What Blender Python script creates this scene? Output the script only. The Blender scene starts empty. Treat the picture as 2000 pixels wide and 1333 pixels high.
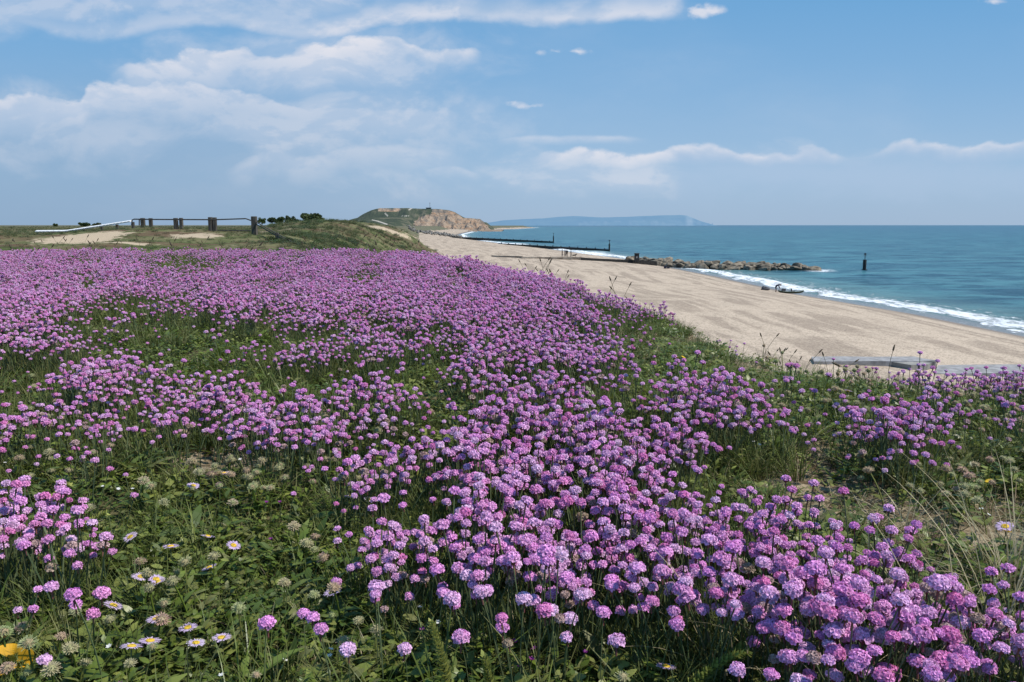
import bpy, math, random
import numpy as np
from mathutils import Vector, Matrix, Euler

R = math.radians
rng = np.random.default_rng(7)
random.seed(7)
scene = bpy.context.scene
col = scene.collection

# ------------------------------------------------------------------ camera model
F = 1556.0
TH = math.atan(226.5 / F)
CZ = 9.5
CT, ST = math.cos(TH), math.sin(TH)
def ray(px, py):
    a = (px - 1000.0) / F; b = (666.5 - py) / F
    return Vector((a, CT + b * ST, -ST + b * CT))
def on_z(px, py, z=0.0):
    d = ray(px, py); t = (z - CZ) / d.z
    return Vector((d.x * t, d.y * t, z))
def at_y(px, py, Y):
    d = ray(px, py); t = Y / d.y
    return Vector((d.x * t, Y, CZ + d.z * t))
def pix(x, y, z):
    dz = z - CZ
    f = y * CT - dz * ST
    u = y * ST + dz * CT
    f = np.maximum(f, 1e-3)
    return 1000 + F * x / f, 666.5 - F * u / f

# ------------------------------------------------------------------ numpy noise
_perm = np.random.default_rng(3).random((256, 256))
def vnoise(x, y):
    xi = np.floor(x).astype(np.int64); yi = np.floor(y).astype(np.int64)
    xf = x - xi; yf = y - yi
    u = xf * xf * (3 - 2 * xf); v = yf * yf * (3 - 2 * yf)
    g = lambda i, j: _perm[i & 255, j & 255]
    a = g(xi, yi); b = g(xi + 1, yi); c = g(xi, yi + 1); d = g(xi + 1, yi + 1)
    return (a * (1 - u) + b * u) * (1 - v) + (c * (1 - u) + d * u) * v
def fbm(x, y, o=4):
    s = 0; amp = 0.5; t = 0
    for k in range(o):
        s = s + amp * vnoise(x * 2 ** k + 17.3 * k, y * 2 ** k + 9.1 * k); t += amp; amp *= 0.5
    return s / t

# ------------------------------------------------------------------ terrain
cY = np.array([-80, 0, 68, 85, 109, 148, 217, 300, 352, 389, 568, 821, 1478, 1700, 1847, 2500, 3285, 3420, 60000.])
cX = np.array([47, 46, 44.2, 43.4, 39.6, 38, 33, 18, 6, -1, -36, -55, -66, -50, 0, 55, 105, -700, -3000.])
def coast(y): return np.interp(y, cY, cX)
EDGE = np.array([(9, -60), (8, -5), (6, 1.5), (3, 2.75), (1.85, 2.85), (1.12, 3.0), (.90, 3.8), (.55, 5.8), (.12, 7.3), (-.30, 8.9),
                 (-1.25, 11.3), (-2.6, 14), (-4.5, 20), (-9.5, 40), (-19, 100), (-31, 200), (-51, 300), (-74, 500),
                 (-120, 900), (-130, 1400), (-60, 1900), (60, 3200), (-900, 3500), (-3000, 60000)], float)
def edge_d(x, y):
    best = np.full(x.shape, 1e9); side = np.zeros(x.shape)
    for i in range(len(EDGE) - 1):
        ax, ay = EDGE[i]; bx, by = EDGE[i + 1]
        dx, dy = bx - ax, by - ay
        t = np.clip(((x - ax) * dx + (y - ay) * dy) / (dx * dx + dy * dy), 0, 1)
        qx, qy = ax + t * dx, ay + t * dy
        d = np.hypot(x - qx, y - qy)
        cr = dx * (y - ay) - dy * (x - ax)
        m = d < best - 1e-9
        best = np.where(m, d, best); side = np.where(m, np.where(cr < 0, 1.0, -1.0), side)
    return best * side        # positive = seaward, off the dune top
bY = np.array([-60, 0, 1, 2, 3, 5, 8, 9.5, 12, 15, 22, 30, 38, 60, 120, 200, 400, 1000, 4000, 60000.])
bZ = np.array([8.86, 8.87, 8.9, 8.97, 9.02, 9.07, 9.115, 9.10, 8.92, 8.75, 8.62, 8.66, 8.72, 8.6, 8.8, 8.8, 8.6, 8.0, 7.5, 7.5])
def top_z(x, y):
    z = np.interp(y, bY, bZ)
    near = np.clip(1 - y / 30, 0, 1)
    z = z + near * (0.10 * (fbm(x * 1.1 + 3, y * 0.9, 3) - .5) + 0.035 * (fbm(x * 6, y * 6, 2) - .5))
    z = z - .048 * np.clip((x - .9) / .6, 0, 1) * np.clip((5 - y) / 2, 0, 1)
    z = z + 0.62 * np.exp(-((x + 17.5) / 6.0) ** 2 - ((y - 41) / 6) ** 2) + 0.35 * np.exp(-((x + 27) / 7) ** 2 - ((y - 34) / 5) ** 2)
        # mid dunes, hummocky and higher than the meadow
    w = np.clip((y - 34) / 60, 0, 1) * np.clip(1 - (y - 260) / 400, 0, 1)
    ex = np.interp(y, EDGE[11:20, 1], EDGE[11:20, 0])
    band = np.clip((x / np.maximum(y, 1) + .335) / .07, 0, 1)
    z = z + w * band * (0.0 + 1.7 * (fbm(x / 15 + 5, y / 26, 4) - .30))
    z = z + w * band * .35 * np.exp(-((x - ex + 10) / 9) ** 2)
    fl = np.clip((y - 60) / 100, 0, 1) * (1 - band)
    z = z + band * .45 * np.clip((y - 90) / 90, 0, 1) * np.clip((600 - y) / 250, 0, 1)
    z = z + band * w * 1.1 * (fbm(x / 4.5 + 9, y / 8, 4) - .5)
    z = z + fl * (.7 * (fbm(x / 40, y / 40, 4) - .5))
    mid = np.clip((y - 12) / 10, 0, 1) * np.clip(1 - (y - 60) / 60, 0, 1)
    z = z + mid * 0.40 * (fbm(x / 3.1, y / 3.1, 4) - .5)
    return z
def beach_z(x, y):
    t = coast(y) - x
    z = np.where(t > 0, 2.5 * (1 - np.exp(-np.maximum(t, 0) / 16.0)), t * 0.10)
    z = z + np.clip(t / 6, 0, 1) * (0.16 * (fbm(x / 5.0, y / 11.0, 3) - .5) + .05 * (fbm(x / .8, y / 1.1, 2) - .5))
    return np.maximum(z, -4)
def land(x, y):
    """height, signed distance to dune edge, dune mask"""
    d = edge_d(x, y)
    sc = np.clip(y / 60, .12, 3.0)
    dn = d + sc * 2.6 * (fbm(x / (sc * 4) + 4, y / (sc * 4), 4) - .5)
    k = 0.22 + np.clip(y / 100, 0, 2)
    run = np.where(dn / k > 30, dn, k * np.log1p(np.exp(np.clip(dn / k, -30, 30))))
    slope = np.interp(y, [0, 30, 120, 300, 1000], [.75, .7, .62, .5, .4])
    rough = np.clip(run / 2, 0, 1) * np.clip(y / 30, .1, 1) * 1.5 * (fbm(x / 4, y / 4, 4) - .5)
    dz = top_z(x, y) - slope * run + rough
    bz = beach_z(x, y)
    return np.maximum(dz, bz), dn, (dz > bz + 0.02)

# ------------------------------------------------------------------ object helpers
def mesh_np(name, V, Fc, mats, mi=None, attrs=None, smooth=False):
    me = bpy.data.meshes.new(name)
    me.from_pydata([tuple(v) for v in V] if not isinstance(V, np.ndarray) else V.tolist(), [], Fc if not isinstance(Fc, np.ndarray) else Fc.tolist())
    for m in mats: me.materials.append(m)
    if mi is not None: me.polygons.foreach_set('material_index', np.asarray(mi, dtype=np.int32))
    if attrs:
        for k, v in attrs.items():
            a = me.attributes.new(k, 'FLOAT', 'POINT'); a.data.foreach_set('value', np.asarray(v, dtype=np.float32))
    if smooth: me.polygons.foreach_set('use_smooth', np.ones(len(me.polygons), dtype=bool))
    me.update()
    return me
def link(name, me, parent=None):
    o = bpy.data.objects.new(name, me); col.objects.link(o)
    if parent is not None: o.parent = parent
    return o
def tag(o, label=None, cat=None, group=None, kind=None):
    if label: o['label'] = label
    if cat: o['category'] = cat
    if group: o['group'] = group
    if kind: o['kind'] = kind
    return o
def empty(name, loc, rz=0, rot=None, s=1.0):
    o = bpy.data.objects.new(name, None); col.objects.link(o)
    o.empty_display_size = .05
    o.location = loc; o.rotation_euler = rot if rot is not None else (0, 0, rz); o.scale = (s, s, s)
    return o
class MB:
    def __init__(s): s.v = []; s.f = []; s.m = []; s.sh = []
    def add(s, V, Fc, mi=0, sh=1.0):
        n = len(s.v); s.v += [tuple(p) for p in V]; s.f += [tuple(i + n for i in f) for f in Fc]
        s.m += [mi] * len(Fc)
        s.sh += list(sh) if hasattr(sh, '__len__') else [sh] * len(V)
    def box(s, c, d, rz=0, mi=0, taper=1.0, rot=None, bev=0.0):
        M = (rot if rot is not None else Matrix.Rotation(rz, 3, 'Z'))
        hx, hy, hz = d[0] / 2, d[1] / 2, d[2] / 2
        P = []
        # bevelled box: octagonal rings
        b = bev if bev > 0 else min(hx, hy, hz) * 0.12
        for (z, k, ins) in ((-hz, 1, b), (-hz + b, 1, 0), (hz - b, taper, 0), (hz, taper, b)):
            for (sx, sy) in ((1, 1), (-1, 1), (-1, -1), (1, -1)):
                x1, y1 = sx * (hx * k - ins), sy * (hy * k - ins)
                if sx * sy > 0: P += [Vector((x1, y1 - sy * b, z)), Vector((x1 - sx * b, y1, z))]
                else: P += [Vector((x1 - sx * b, y1, z)), Vector((x1, y1 - sy * b, z))]
        P = [M @ p + Vector(c) for p in P]
        fs = []
        for r in range(3):
            for i in range(8):
                j = (i + 1) % 8; fs.append((r * 8 + i, r * 8 + j, r * 8 + 8 + j, r * 8 + 8 + i))
        fs.append(tuple(range(7, -1, -1))); fs.append(tuple(range(24, 32)))
        s.add(P, fs, mi)
    def tube(s, pts, rad, n=6, mi=0, sh=1.0, cap=True):
        pts = [Vector(p) for p in pts]; rad = rad if hasattr(rad, '__len__') else [rad] * len(pts)
        P = []
        for i, p in enumerate(pts):
            t = (pts[min(i + 1, len(pts) - 1)] - pts[max(i - 1, 0)]).normalized()
            u = t.cross(Vector((0.3, 1, 0.1))).normalized(); w = t.cross(u)
            for k in range(n):
                a = 2 * math.pi * k / n
                P.append(p + (u * math.cos(a) + w * math.sin(a)) * rad[i])
        fs = []
        for i in range(len(pts) - 1):
            for k in range(n):
                fs.append((i * n + k, i * n + (k + 1) % n, (i + 1) * n + (k + 1) % n, (i + 1) * n + k))
        if cap: fs.append(tuple(range(n - 1, -1, -1))); fs.append(tuple(range((len(pts) - 1) * n, len(pts) * n)))
        s.add(P, fs, mi, sh)
    def blade(s, base, d, L, w, bend=0.5, seg=3, mi=0, fold=0.0, shape='grass', sh=(.7, 1.1), side=None):
        d = Vector(d).normalized(); h = Vector((d.x, d.y, 0))
        if h.length < 1e-3: h = Vector((1, 0, 0))
        h.normalize()
        sd = side if side is not None else Vector((-h.y, h.x, 0))
        p = Vector(base); P = []; S = []
        for i in range(seg + 1):
            t = i / seg
            if shape == 'grass': ww = w * (1 - t ** 1.6) + w * .03
            else: ww = w * max(.06, math.sin(math.pi * min(1, t * .93 + .05)) ** .7)
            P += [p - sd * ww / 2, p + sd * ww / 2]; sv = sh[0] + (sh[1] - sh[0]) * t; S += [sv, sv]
            d = (d + Vector((h.x, h.y, -1)) * bend / seg * .8).normalized()
            p = p + d * (L / seg)
        s.add(P, [(2 * i, 2 * i + 1, 2 * i + 3, 2 * i + 2) for i in range(seg)], mi, S)
    def mesh(s, name, mats, smooth=False): return mesh_np(name, s.v, s.f, mats, s.m, {'shade': s.sh}, smooth)
    def build(s, name, mats, parent=None, smooth=False):
        return link(name, s.mesh(name, mats if isinstance(mats, list) else [mats], smooth), parent)

# ------------------------------------------------------------------ material helpers
class NT:
    def __init__(s, tree): s.t = tree; s.n = tree.nodes; s.l = tree.links
    def node(s, typ, **kw):
        n = s.n.new(typ)
        for k, v in kw.items(): setattr(n, k, v)
        return n
    def set(s, sock, v):
        if hasattr(v, 'is_linked') or hasattr(v, 'links'): s.l.new(v, sock)
        elif v is not None:
            if hasattr(sock.default_value, '__len__') and not hasattr(v, '__len__'): v = [v] * len(sock.default_value)
            if hasattr(v, '__len__') and len(v) == 3 and len(sock.default_value) == 4: v = (*v, 1)
            sock.default_value = v
    def math(s, op, a, b=None, c=None, clamp=False):
        n = s.node('ShaderNodeMath', operation=op, use_clamp=clamp)
        s.set(n.inputs[0], a)
        if b is not None: s.set(n.inputs[1], b)
        if c is not None: s.set(n.inputs[2], c)
        return n.outputs[0]
    def vmath(s, op, a, b=None, out=0):
        n = s.node('ShaderNodeVectorMath', operation=op); s.set(n.inputs[0], a)
        if b is not None: s.set(n.inputs[1], b)
        return n.outputs[out]
    def mix(s, f, a, b, blend='MIX'):
        n = s.node('ShaderNodeMix', data_type='RGBA', blend_type=blend)
        s.set(n.inputs[0], f); s.set(n.inputs[6], a); s.set(n.inputs[7], b); return n.outputs[2]
    def noise(s, vec, scale, detail=4, rough=.5, dist=0.0, out=0):
        n = s.node('ShaderNodeTexNoise'); s.set(n.inputs['Vector'], vec)
        n.inputs['Scale'].default_value = scale; n.inputs['Detail'].default_value = detail
        n.inputs['Roughness'].default_value = rough; n.inputs['Distortion'].default_value = dist
        return n.outputs[out]
    def vor(s, vec, scale, out=0, feature='F1'):
        n = s.node('ShaderNodeTexVoronoi', feature=feature); s.set(n.inputs['Vector'], vec); n.inputs['Scale'].default_value = scale
        return n.outputs[out]
    def ramp(s, f, stops, interp='LINEAR'):
        n = s.node('ShaderNodeValToRGB'); s.set(n.inputs[0], f); r = n.color_ramp; r.interpolation = interp
        while len(r.elements) < len(stops): r.elements.new(.5)
        for e, (p, c) in zip(r.elements, stops):
            e.position = p; e.color = (*c, 1) if hasattr(c, '__len__') else (c, c, c, 1)
        return n.outputs[0]
    def step(s, v, a, b): # smoothstep
        n = s.node('ShaderNodeMapRange', interpolation_type='SMOOTHSTEP'); s.set(n.inputs[0], v)
        n.inputs[1].default_value = a; n.inputs[2].default_value = b; return n.outputs[0]
    def attr(s, name): return s.node('ShaderNodeAttribute', attribute_name=name).outputs['Fac']
    def scale(s, vec, sc): 
        n = s.node('ShaderNodeMapping'); s.set(n.inputs[0], vec); n.inputs['Scale'].default_value = sc; return n.outputs[0]
def new_mat(name):
    m = bpy.data.materials.new(name); m.use_nodes = True
    t = NT(m.node_tree); b = t.n['Principled BSDF']; b.inputs['Roughness'].default_value = .8
    b.inputs['Specular IOR Level'].default_value = .2
    return m, t, b
def pos(t): return t.node('ShaderNodeNewGeometry').outputs['Position']
def bump(t, b, h, strength=.5, dist=.05):
    n = t.node('ShaderNodeBump'); n.inputs['Strength'].default_value = strength; n.inputs['Distance'].default_value = dist
    t.set(n.inputs['Height'], h); t.l.new(n.outputs[0], b.inputs['Normal'])
def simple(name, c1, c2, scale=5, rough=.8, bmp=.3, bd=.02, spec=.2, obj=True, vscale=(1, 1, 1)):
    m, t, b = new_mat(name)
    v = t.node('ShaderNodeTexCoord').outputs['Object'] if obj else pos(t)
    v = t.scale(v, vscale)
    n = t.noise(v, scale, 6, .62)
    t.set(b.inputs['Base Color'], t.mix(t.step(n, .3, .7), c1, c2))
    b.inputs['Roughness'].default_value = rough; b.inputs['Specular IOR Level'].default_value = spec
    if bmp: bump(t, b, n, bmp, bd)
    return m
def leaf_mat(name, cols, trans=.35, rough=.55, spec=.25, var=True, shade='shade'):
    """thin two-sided plant matter, colour varied per plant and along each blade"""
    m = bpy.data.materials.new(name); m.use_nodes = True; t = NT(m.node_tree); b = t.n['Principled BSDF']
    out = t.n['Material Output']
    oi = t.node('ShaderNodeObjectInfo')
    stops = [(i / max(1, len(cols) - 1), c) for i, c in enumerate(cols)]
    v = t.math('FRACT', t.math('ADD', oi.outputs['Random'], t.math('MULTIPLY', t.noise(pos(t), 3.0, 2), .45)))
    c = t.ramp(v, stops)
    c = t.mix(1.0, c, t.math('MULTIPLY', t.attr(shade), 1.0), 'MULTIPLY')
    t.set(b.inputs['Base Color'], c); b.inputs['Roughness'].default_value = rough; b.inputs['Specular IOR Level'].default_value = spec
    tr = t.node('ShaderNodeBsdfTranslucent'); t.set(tr.inputs[0], c)
    mx = t.node('ShaderNodeMixShader'); mx.inputs[0].default_value = trans
    t.l.new(b.outputs[0], mx.inputs[1]); t.l.new(tr.outputs[0], mx.inputs[2]); t.l.new(mx.outputs[0], out.inputs[0])
    return m

M = {}
M['petal'] = leaf_mat('thrift_petal', [(.90, .44, .80), (.88, .37, .76), (.91, .55, .84), (.84, .28, .60), (.91, .49, .81), (.90, .62, .84), (.89, .40, .77)], .30, .6, .1)
M['faded'] = leaf_mat('faded_thrift', [(.50, .36, .30), (.62, .42, .42), (.42, .32, .22)], .3)
M['calyx'] = leaf_mat('thrift_calyx', [(.22, .075, .08), (.26, .12, .08), (.18, .06, .08)], .15)
M['stem'] = leaf_mat('thrift_stem', [(.10, .14, .06), (.13, .17, .08), (.11, .12, .05)], .1)
M['grass'] = leaf_mat('thrift_foliage', [(.10, .135, .025), (.15, .18, .045), (.08, .11, .03), (.22, .22, .08), (.13, .17, .04)], .3)
M['leaf'] = leaf_mat('ground_leaf', [(.10, .15, .022), (.155, .205, .03), (.065, .105, .02), (.25, .28, .06), (.17, .17, .06)], .3, .4, .4)
M['dry'] = leaf_mat('dry_grass', [(.60, .52, .32), (.44, .36, .21), (.68, .60, .40)], .3)
M['litter'] = leaf_mat('litter', [(.16, .10, .06), (.24, .17, .10), (.10, .06, .04)], .1)
M['seed'] = leaf_mat('seed_fluff', [(.40, .44, .22), (.50, .43, .27), (.36, .42, .20), (.56, .36, .30), (.44, .45, .25), (.52, .34, .30)], .4, .8, .05)
M['seedcore'] = leaf_mat('seed_core', [(.30, .34, .14), (.40, .28, .18), (.28, .33, .14)], .1)
M['ray'] = leaf_mat('daisy_ray', [(.70, .58, .76), (.66, .50, .72), (.74, .58, .74)], .4)
M['disc'] = leaf_mat('daisy_disc', [(.75, .48, .04), (.65, .45, .05)], .1)
M['spurge'] = leaf_mat('spurge', [(.36, .36, .09), (.28, .32, .08)], .3)
M['plantain'] = leaf_mat('plantain_head', [(.09, .06, .04), (.13, .09, .05), (.07, .06, .04)], .1)
M['pstem'] = leaf_mat('plantain_stem', [(.14, .15, .07), (.16, .12, .07)], .1)
M['marram'] = leaf_mat('marram_blade', [(.13, .155, .06), (.25, .22, .12), (.09, .12, .04), (.19, .19, .09), (.075, .11, .035)], .3)
M['scrub'] = leaf_mat('scrub_leaf', [(.05, .085, .025), (.075, .11, .03), (.045, .07, .03), (.10, .12, .045)], .2)
M['white'] = leaf_mat('white_petal', [(.75, .74, .70), (.8, .78, .76)], .3)
M['magenta'] = leaf_mat('magenta_petal', [(.22, .03, .22), (.30, .04, .26)], .3)
M['yellow'] = leaf_mat('yellow_petal', [(.80, .55, .03), (.75, .45, .04)], .3)
M['yleaf'] = leaf_mat('yellow_leaf', [(.72, .42, .03), (.66, .36, .02)], .3)
M['wood'] = simple('weathered_timber', (.045, .04, .034), (.13, .115, .095), 9, .85, .5, .02, vscale=(1, 1, .15))
M['darkwood'] = simple('wet_dark_timber', (.018, .018, .018), (.05, .047, .042), 3, .6, .5, .05)
M['metal'] = simple('dark_steel_rail', (.035, .033, .03), (.09, .08, .07), 12, .5, .2, .01)
M['pale'] = simple('bleached_boardwalk', (.70, .69, .68), (.85, .84, .82), 6, .8, .2)
M['concrete'] = simple('stained_concrete', (.17, .13, .10), (.36, .31, .25), 1.2, .85, .5, .04)
M['slab'] = simple('pale_grey_slab', (.20, .19, .185), (.36, .345, .34), 2.2, .8, .4, .03)
M['rock'] = simple('boulder_rock', (.05, .042, .034), (.30, .25, .185), 1.1, .85, .8, .15, obj=False)
M['rock2'] = simple('wet_rock_and_slab_shade', (.045, .045, .045), (.32, .30, .27), .7, .8, .8, .2, obj=False)

# ------------------------------------------------------------------ ground materials
def mat_dune():
    m, t, b = new_mat('dune_turf_and_sand'); p = pos(t)
    n1 = t.noise(p, .35, 6, .6); n2 = t.noise(p, 2.5, 6, .65); n3 = t.noise(p, 40, 4, .6); n4 = t.noise(p, .09, 5, .6)
    soil = t.mix(t.step(n2, .35, .65), (.055, .058, .024), (.15, .125, .07))
    sand = t.mix(n3, (.36, .27, .18), (.52, .42, .30))
    grass = t.ramp(n1, [(.3, (.028, .045, .014)), (.45, (.08, .10, .035)), (.55, (.16, .15, .075)), (.7, (.10, .065, .04))])
    grass = t.mix(t.step(n2, .45, .75), grass, (.15, .135, .07)); grass = t.mix(t.step(t.noise(p, .22, 6, .75), .48, .58), grass, (.12, .08, .05))
    far = t.attr('far'); bare = t.attr('bare')
    litter = t.mix(t.step(n3, .35, .65), (.10, .07, .04), (.34, .27, .18))
    c = t.mix(far, t.mix(t.step(t.math('ADD', bare, t.math('MULTIPLY', n3, .5)), .45, .9), soil, litter), grass)
    sm = t.step(t.math('ADD', t.attr('sand'), t.math('MULTIPLY', t.math('SUBTRACT', n2, .5), 1.1)), .42, .58)
    c = t.mix(sm, c, sand)
    c = t.mix(t.math('MULTIPLY', t.attr('dist'), .15), c, (.20, .24, .27))  # distance haze painted into the ground colour
    t.set(b.inputs['Base Color'], c); b.inputs['Roughness'].default_value = .95; b.inputs['Specular IOR Level'].default_value = .05
    bump(t, b, t.math('ADD', n3, t.math('MULTIPLY', n2, 3)), .5, .03); return m
def mat_beach():
    m, t, b = new_mat('beach_sand'); p = pos(t); s = t.attr('shore')
    # along-shore streaks: coordinates (distance from the waterline, distance along the beach)
    sep = t.node('ShaderNodeSeparateXYZ'); t.set(sep.inputs[0], p)
    cb = t.node('ShaderNodeCombineXYZ'); t.set(cb.inputs[0], t.math('MULTIPLY', s, .55)); t.set(cb.inputs[1], t.math('MULTIPLY', sep.outputs[1], .055))
    st = t.noise(cb.outputs[0], 1.0, 6, .6, .4)
    fine = t.noise(p, 7, 5, .75); peb = t.vor(p, 11, 1); big = t.noise(p, .16, 4, .6)
    sand = t.mix(t.step(fine, .25, .75), (.41, .32, .235), (.59, .47, .355))
    pebc = t.mix(t.step(fine, .3, .7), (.13, .095, .07), (.34, .26, .19))
    grav = t.math('MULTIPLY', t.step(st, .44, .56), t.step(big, .34, .52))
    sepc = t.node('ShaderNodeSeparateColor'); t.set(sepc.inputs[0], peb)
    grav2 = t.math('MULTIPLY', grav, t.math('ADD', .34, t.math('MULTIPLY', sepc.outputs[0], .5)))
    c = t.mix(grav2, sand, pebc)
    c = t.mix(t.math('MULTIPLY', t.step(t.noise(p, .9, 6, .7), .50, .66), .35), c, (.24, .18, .13)); spk = t.step(sepc.outputs[1], .76, .84)
    c = t.mix(t.math('MULTIPLY', spk, .55), c, (.14, .105, .08))
    edge = t.math('ADD', s, t.math('MULTIPLY', t.math('SUBTRACT', st, .5), 3.0))
    sl = t.math('MULTIPLY', t.math('MULTIPLY', t.step(edge, 6.2, 6.8), t.step(edge, 8.0, 7.2)), t.step(t.noise(p, 2.5, 5, .75), .48, .60)); c = t.mix(t.math('MULTIPLY', sl, .75), c, (.07, .055, .04)); wet = t.step(edge, 4.6, 1.2)
    c = t.mix(t.math('MULTIPLY', wet, .8), c, (.15, .125, .105))
    t.set(b.inputs['Base Color'], c)
    t.set(b.inputs['Roughness'], t.math('SUBTRACT', .95, t.math('MULTIPLY', t.step(edge, 1.8, .3), .6)))
    b.inputs['Specular IOR Level'].default_value = .3
    bump(t, b, t.math('ADD', t.math('MULTIPLY', fine, .5), t.math('ADD', sepc.outputs[0], t.math('MULTIPLY', st, 2))), .45, .035); return m
def mat_sea():
    m, t, b = new_mat('sea_water'); p = pos(t); s = t.attr('shore')  # metres out from the waterline
    pm = t.scale(p, (.34, 1.0, 1))
    w1 = t.noise(t.scale(p, (.045, .13, 1)), 1.0, 11, .74, .2); w2 = t.noise(pm, 1.8, 4, .6); w3 = t.noise(t.scale(p, (.008, .03, 1)), 1.0, 5, .6)
    deep = t.mix(t.step(s, 20, 1200), (.028, .135, .155), (.005, .064, .122))
    c = t.mix(t.step(w1, .42, .58), t.mix(.7, deep, (.003, .030, .065)), t.mix(.5, deep, (.11, .27, .30)))
    c = t.mix(t.math('MULTIPLY', t.step(w3, .42, .6), .35), c, (.012, .075, .115))
    shal = t.step(s, 26, 2)
    c = t.mix(t.math('MULTIPLY', shal, .5), c, (.16, .24, .20))
    # foam: a breaking line with ragged edges, thin lace on the swash
    sep = t.node('ShaderNodeSeparateXYZ'); t.set(sep.inputs[0], p)
    cb = t.node('ShaderNodeCombineXYZ'); t.set(cb.inputs[0], t.math('MULTIPLY', s, .30)); t.set(cb.inputs[1], t.math('MULTIPLY', sep.outputs[1], .11))
    wob = t.math('MULTIPLY', t.math('SUBTRACT', t.noise(cb.outputs[0], 1.0, 5, .66), .5), 11)
    wob2 = t.math('MULTIPLY', t.math('SUBTRACT', t.noise(p, 1.4, 4, .7), .5), 3.2)
    e = t.math('ADD', s, t.math('ADD', wob, wob2))
    band = t.math('MULTIPLY', t.math('MULTIPLY', t.step(e, 2.2, 3.0), t.step(e, 6.6, 5.2)), t.math('ADD', .35, t.math('MULTIPLY', .65, t.step(t.noise(t.scale(p, (1.1, .35, 1)), 1.0, 6, .75), .36, .52))))
    lace = t.math('MULTIPLY', t.math('MULTIPLY', t.step(e, 11.5, 7), t.step(s, 2.6, 3.4)), t.step(t.noise(t.scale(p, (1, .5, 1)), 1.3, 5, .7), .53, .60))
    lace2 = t.math('MULTIPLY', t.step(e, 1.2, .6), t.step(t.noise(p, 2.2, 4, .7), .55, .6))
    foam = t.math('MAXIMUM', t.math('MAXIMUM', band, lace), t.math('MULTIPLY', lace2, .5))
    foam = t.math('MAXIMUM', foam, t.math('MULTIPLY', t.attr('foam'), t.step(t.noise(t.scale(p, (.6, .3, 1)), 1.2, 5, .7), .40, .50)))
    swash = t.step(s, 3.4, 1.2)
    c = t.mix(t.math('MULTIPLY', swash, .85), c, (.23, .23, .23))
    c = t.mix(foam, c, (.86, .88, .90))
    t.set(b.inputs['Base Color'], c)
    t.set(b.inputs['Roughness'], t.math('ADD', .28, t.math('MULTIPLY', foam, .6)))
    b.inputs['IOR'].default_value = 1.33
    t.set(b.inputs['Specular IOR Level'], t.math('SUBTRACT', .24, t.math('MULTIPLY', foam, .2)))
    h = t.math('ADD', t.math('MULTIPLY', w1, 1.6), t.math('MULTIPLY', w2, .35))
    bump(t, b, t.math('ADD', h, t.math('MULTIPLY', foam, .5)), .9, .55); return m
def add_haze(m, t, b, f, c):  # distance haze painted on as a bluish glow of the material
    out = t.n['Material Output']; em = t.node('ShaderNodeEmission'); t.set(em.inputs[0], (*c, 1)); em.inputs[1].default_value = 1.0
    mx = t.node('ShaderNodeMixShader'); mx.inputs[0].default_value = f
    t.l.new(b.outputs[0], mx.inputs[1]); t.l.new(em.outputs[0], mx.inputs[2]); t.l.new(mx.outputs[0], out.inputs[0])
def mat_headland():
    m, t, b = new_mat('headland_cliff_and_heath'); p = pos(t); cl = t.attr('cliff')
    n1 = t.noise(p, .035, 6, .65); n2 = t.noise(t.scale(p, (1, 1, .35)), .13, 6, .7); st = t.noise(t.scale(p, (.02, .02, .30)), 1.0, 4, .6)
    heath = t.ramp(n1, [(.3, (.025, .035, .018)), (.5, (.05, .062, .03)), (.6, (.13, .12, .075)), (.75, (.05, .055, .03))])
    cliff = t.ramp(n2, [(.32, (.08, .065, .045)), (.42, (.20, .135, .09)), (.52, (.33, .24, .165)), (.6, (.40, .30, .215)), (.72, (.20, .17, .12))])
    cliff = t.mix(t.math('MULTIPLY', t.step(st, .5, .62), .45), cliff, (.42, .235, .12)); cliff = t.mix(t.step(t.noise(t.scale(p, (1, 1, 2.5)), .045, 5, .7), .50, .62), cliff, (.17, .14, .11))
    f = t.step(t.math('ADD', cl, t.math('MULTIPLY', t.math('SUBTRACT', n2, .5), .8)), .42, .56)
    c = t.mix(f, heath, cliff)
    c = t.mix(t.attr('path'), c, (.50, .45, .38))
    t.set(b.inputs['Base Color'], c); b.inputs['Roughness'].default_value = 1; b.inputs['Specular IOR Level'].default_value = 0
    bump(t, b, n2, .8, 5.0); add_haze(m, t, b, .11, (.28, .38, .52)); return m  # slight haze glow painted over the headland colour
def mat_island():
    m, t, b = new_mat('hazy_island'); n = t.noise(pos(t), .0016, 5, .6); cl = t.attr('cliff')
    c = t.mix(t.step(n, .35, .65), (.10, .19, .26), (.15, .24, .28)); c = t.mix(cl, c, (.62, .62, .6))  # blue tint of the base colour stands for distance haze
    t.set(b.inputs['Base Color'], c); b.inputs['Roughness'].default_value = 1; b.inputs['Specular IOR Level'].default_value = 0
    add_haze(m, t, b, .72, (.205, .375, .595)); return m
M['dune'] = mat_dune(); M['beach'] = mat_beach(); M['sea'] = mat_sea(); M['headland'] = mat_headland(); M['island'] = mat_island()

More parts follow.
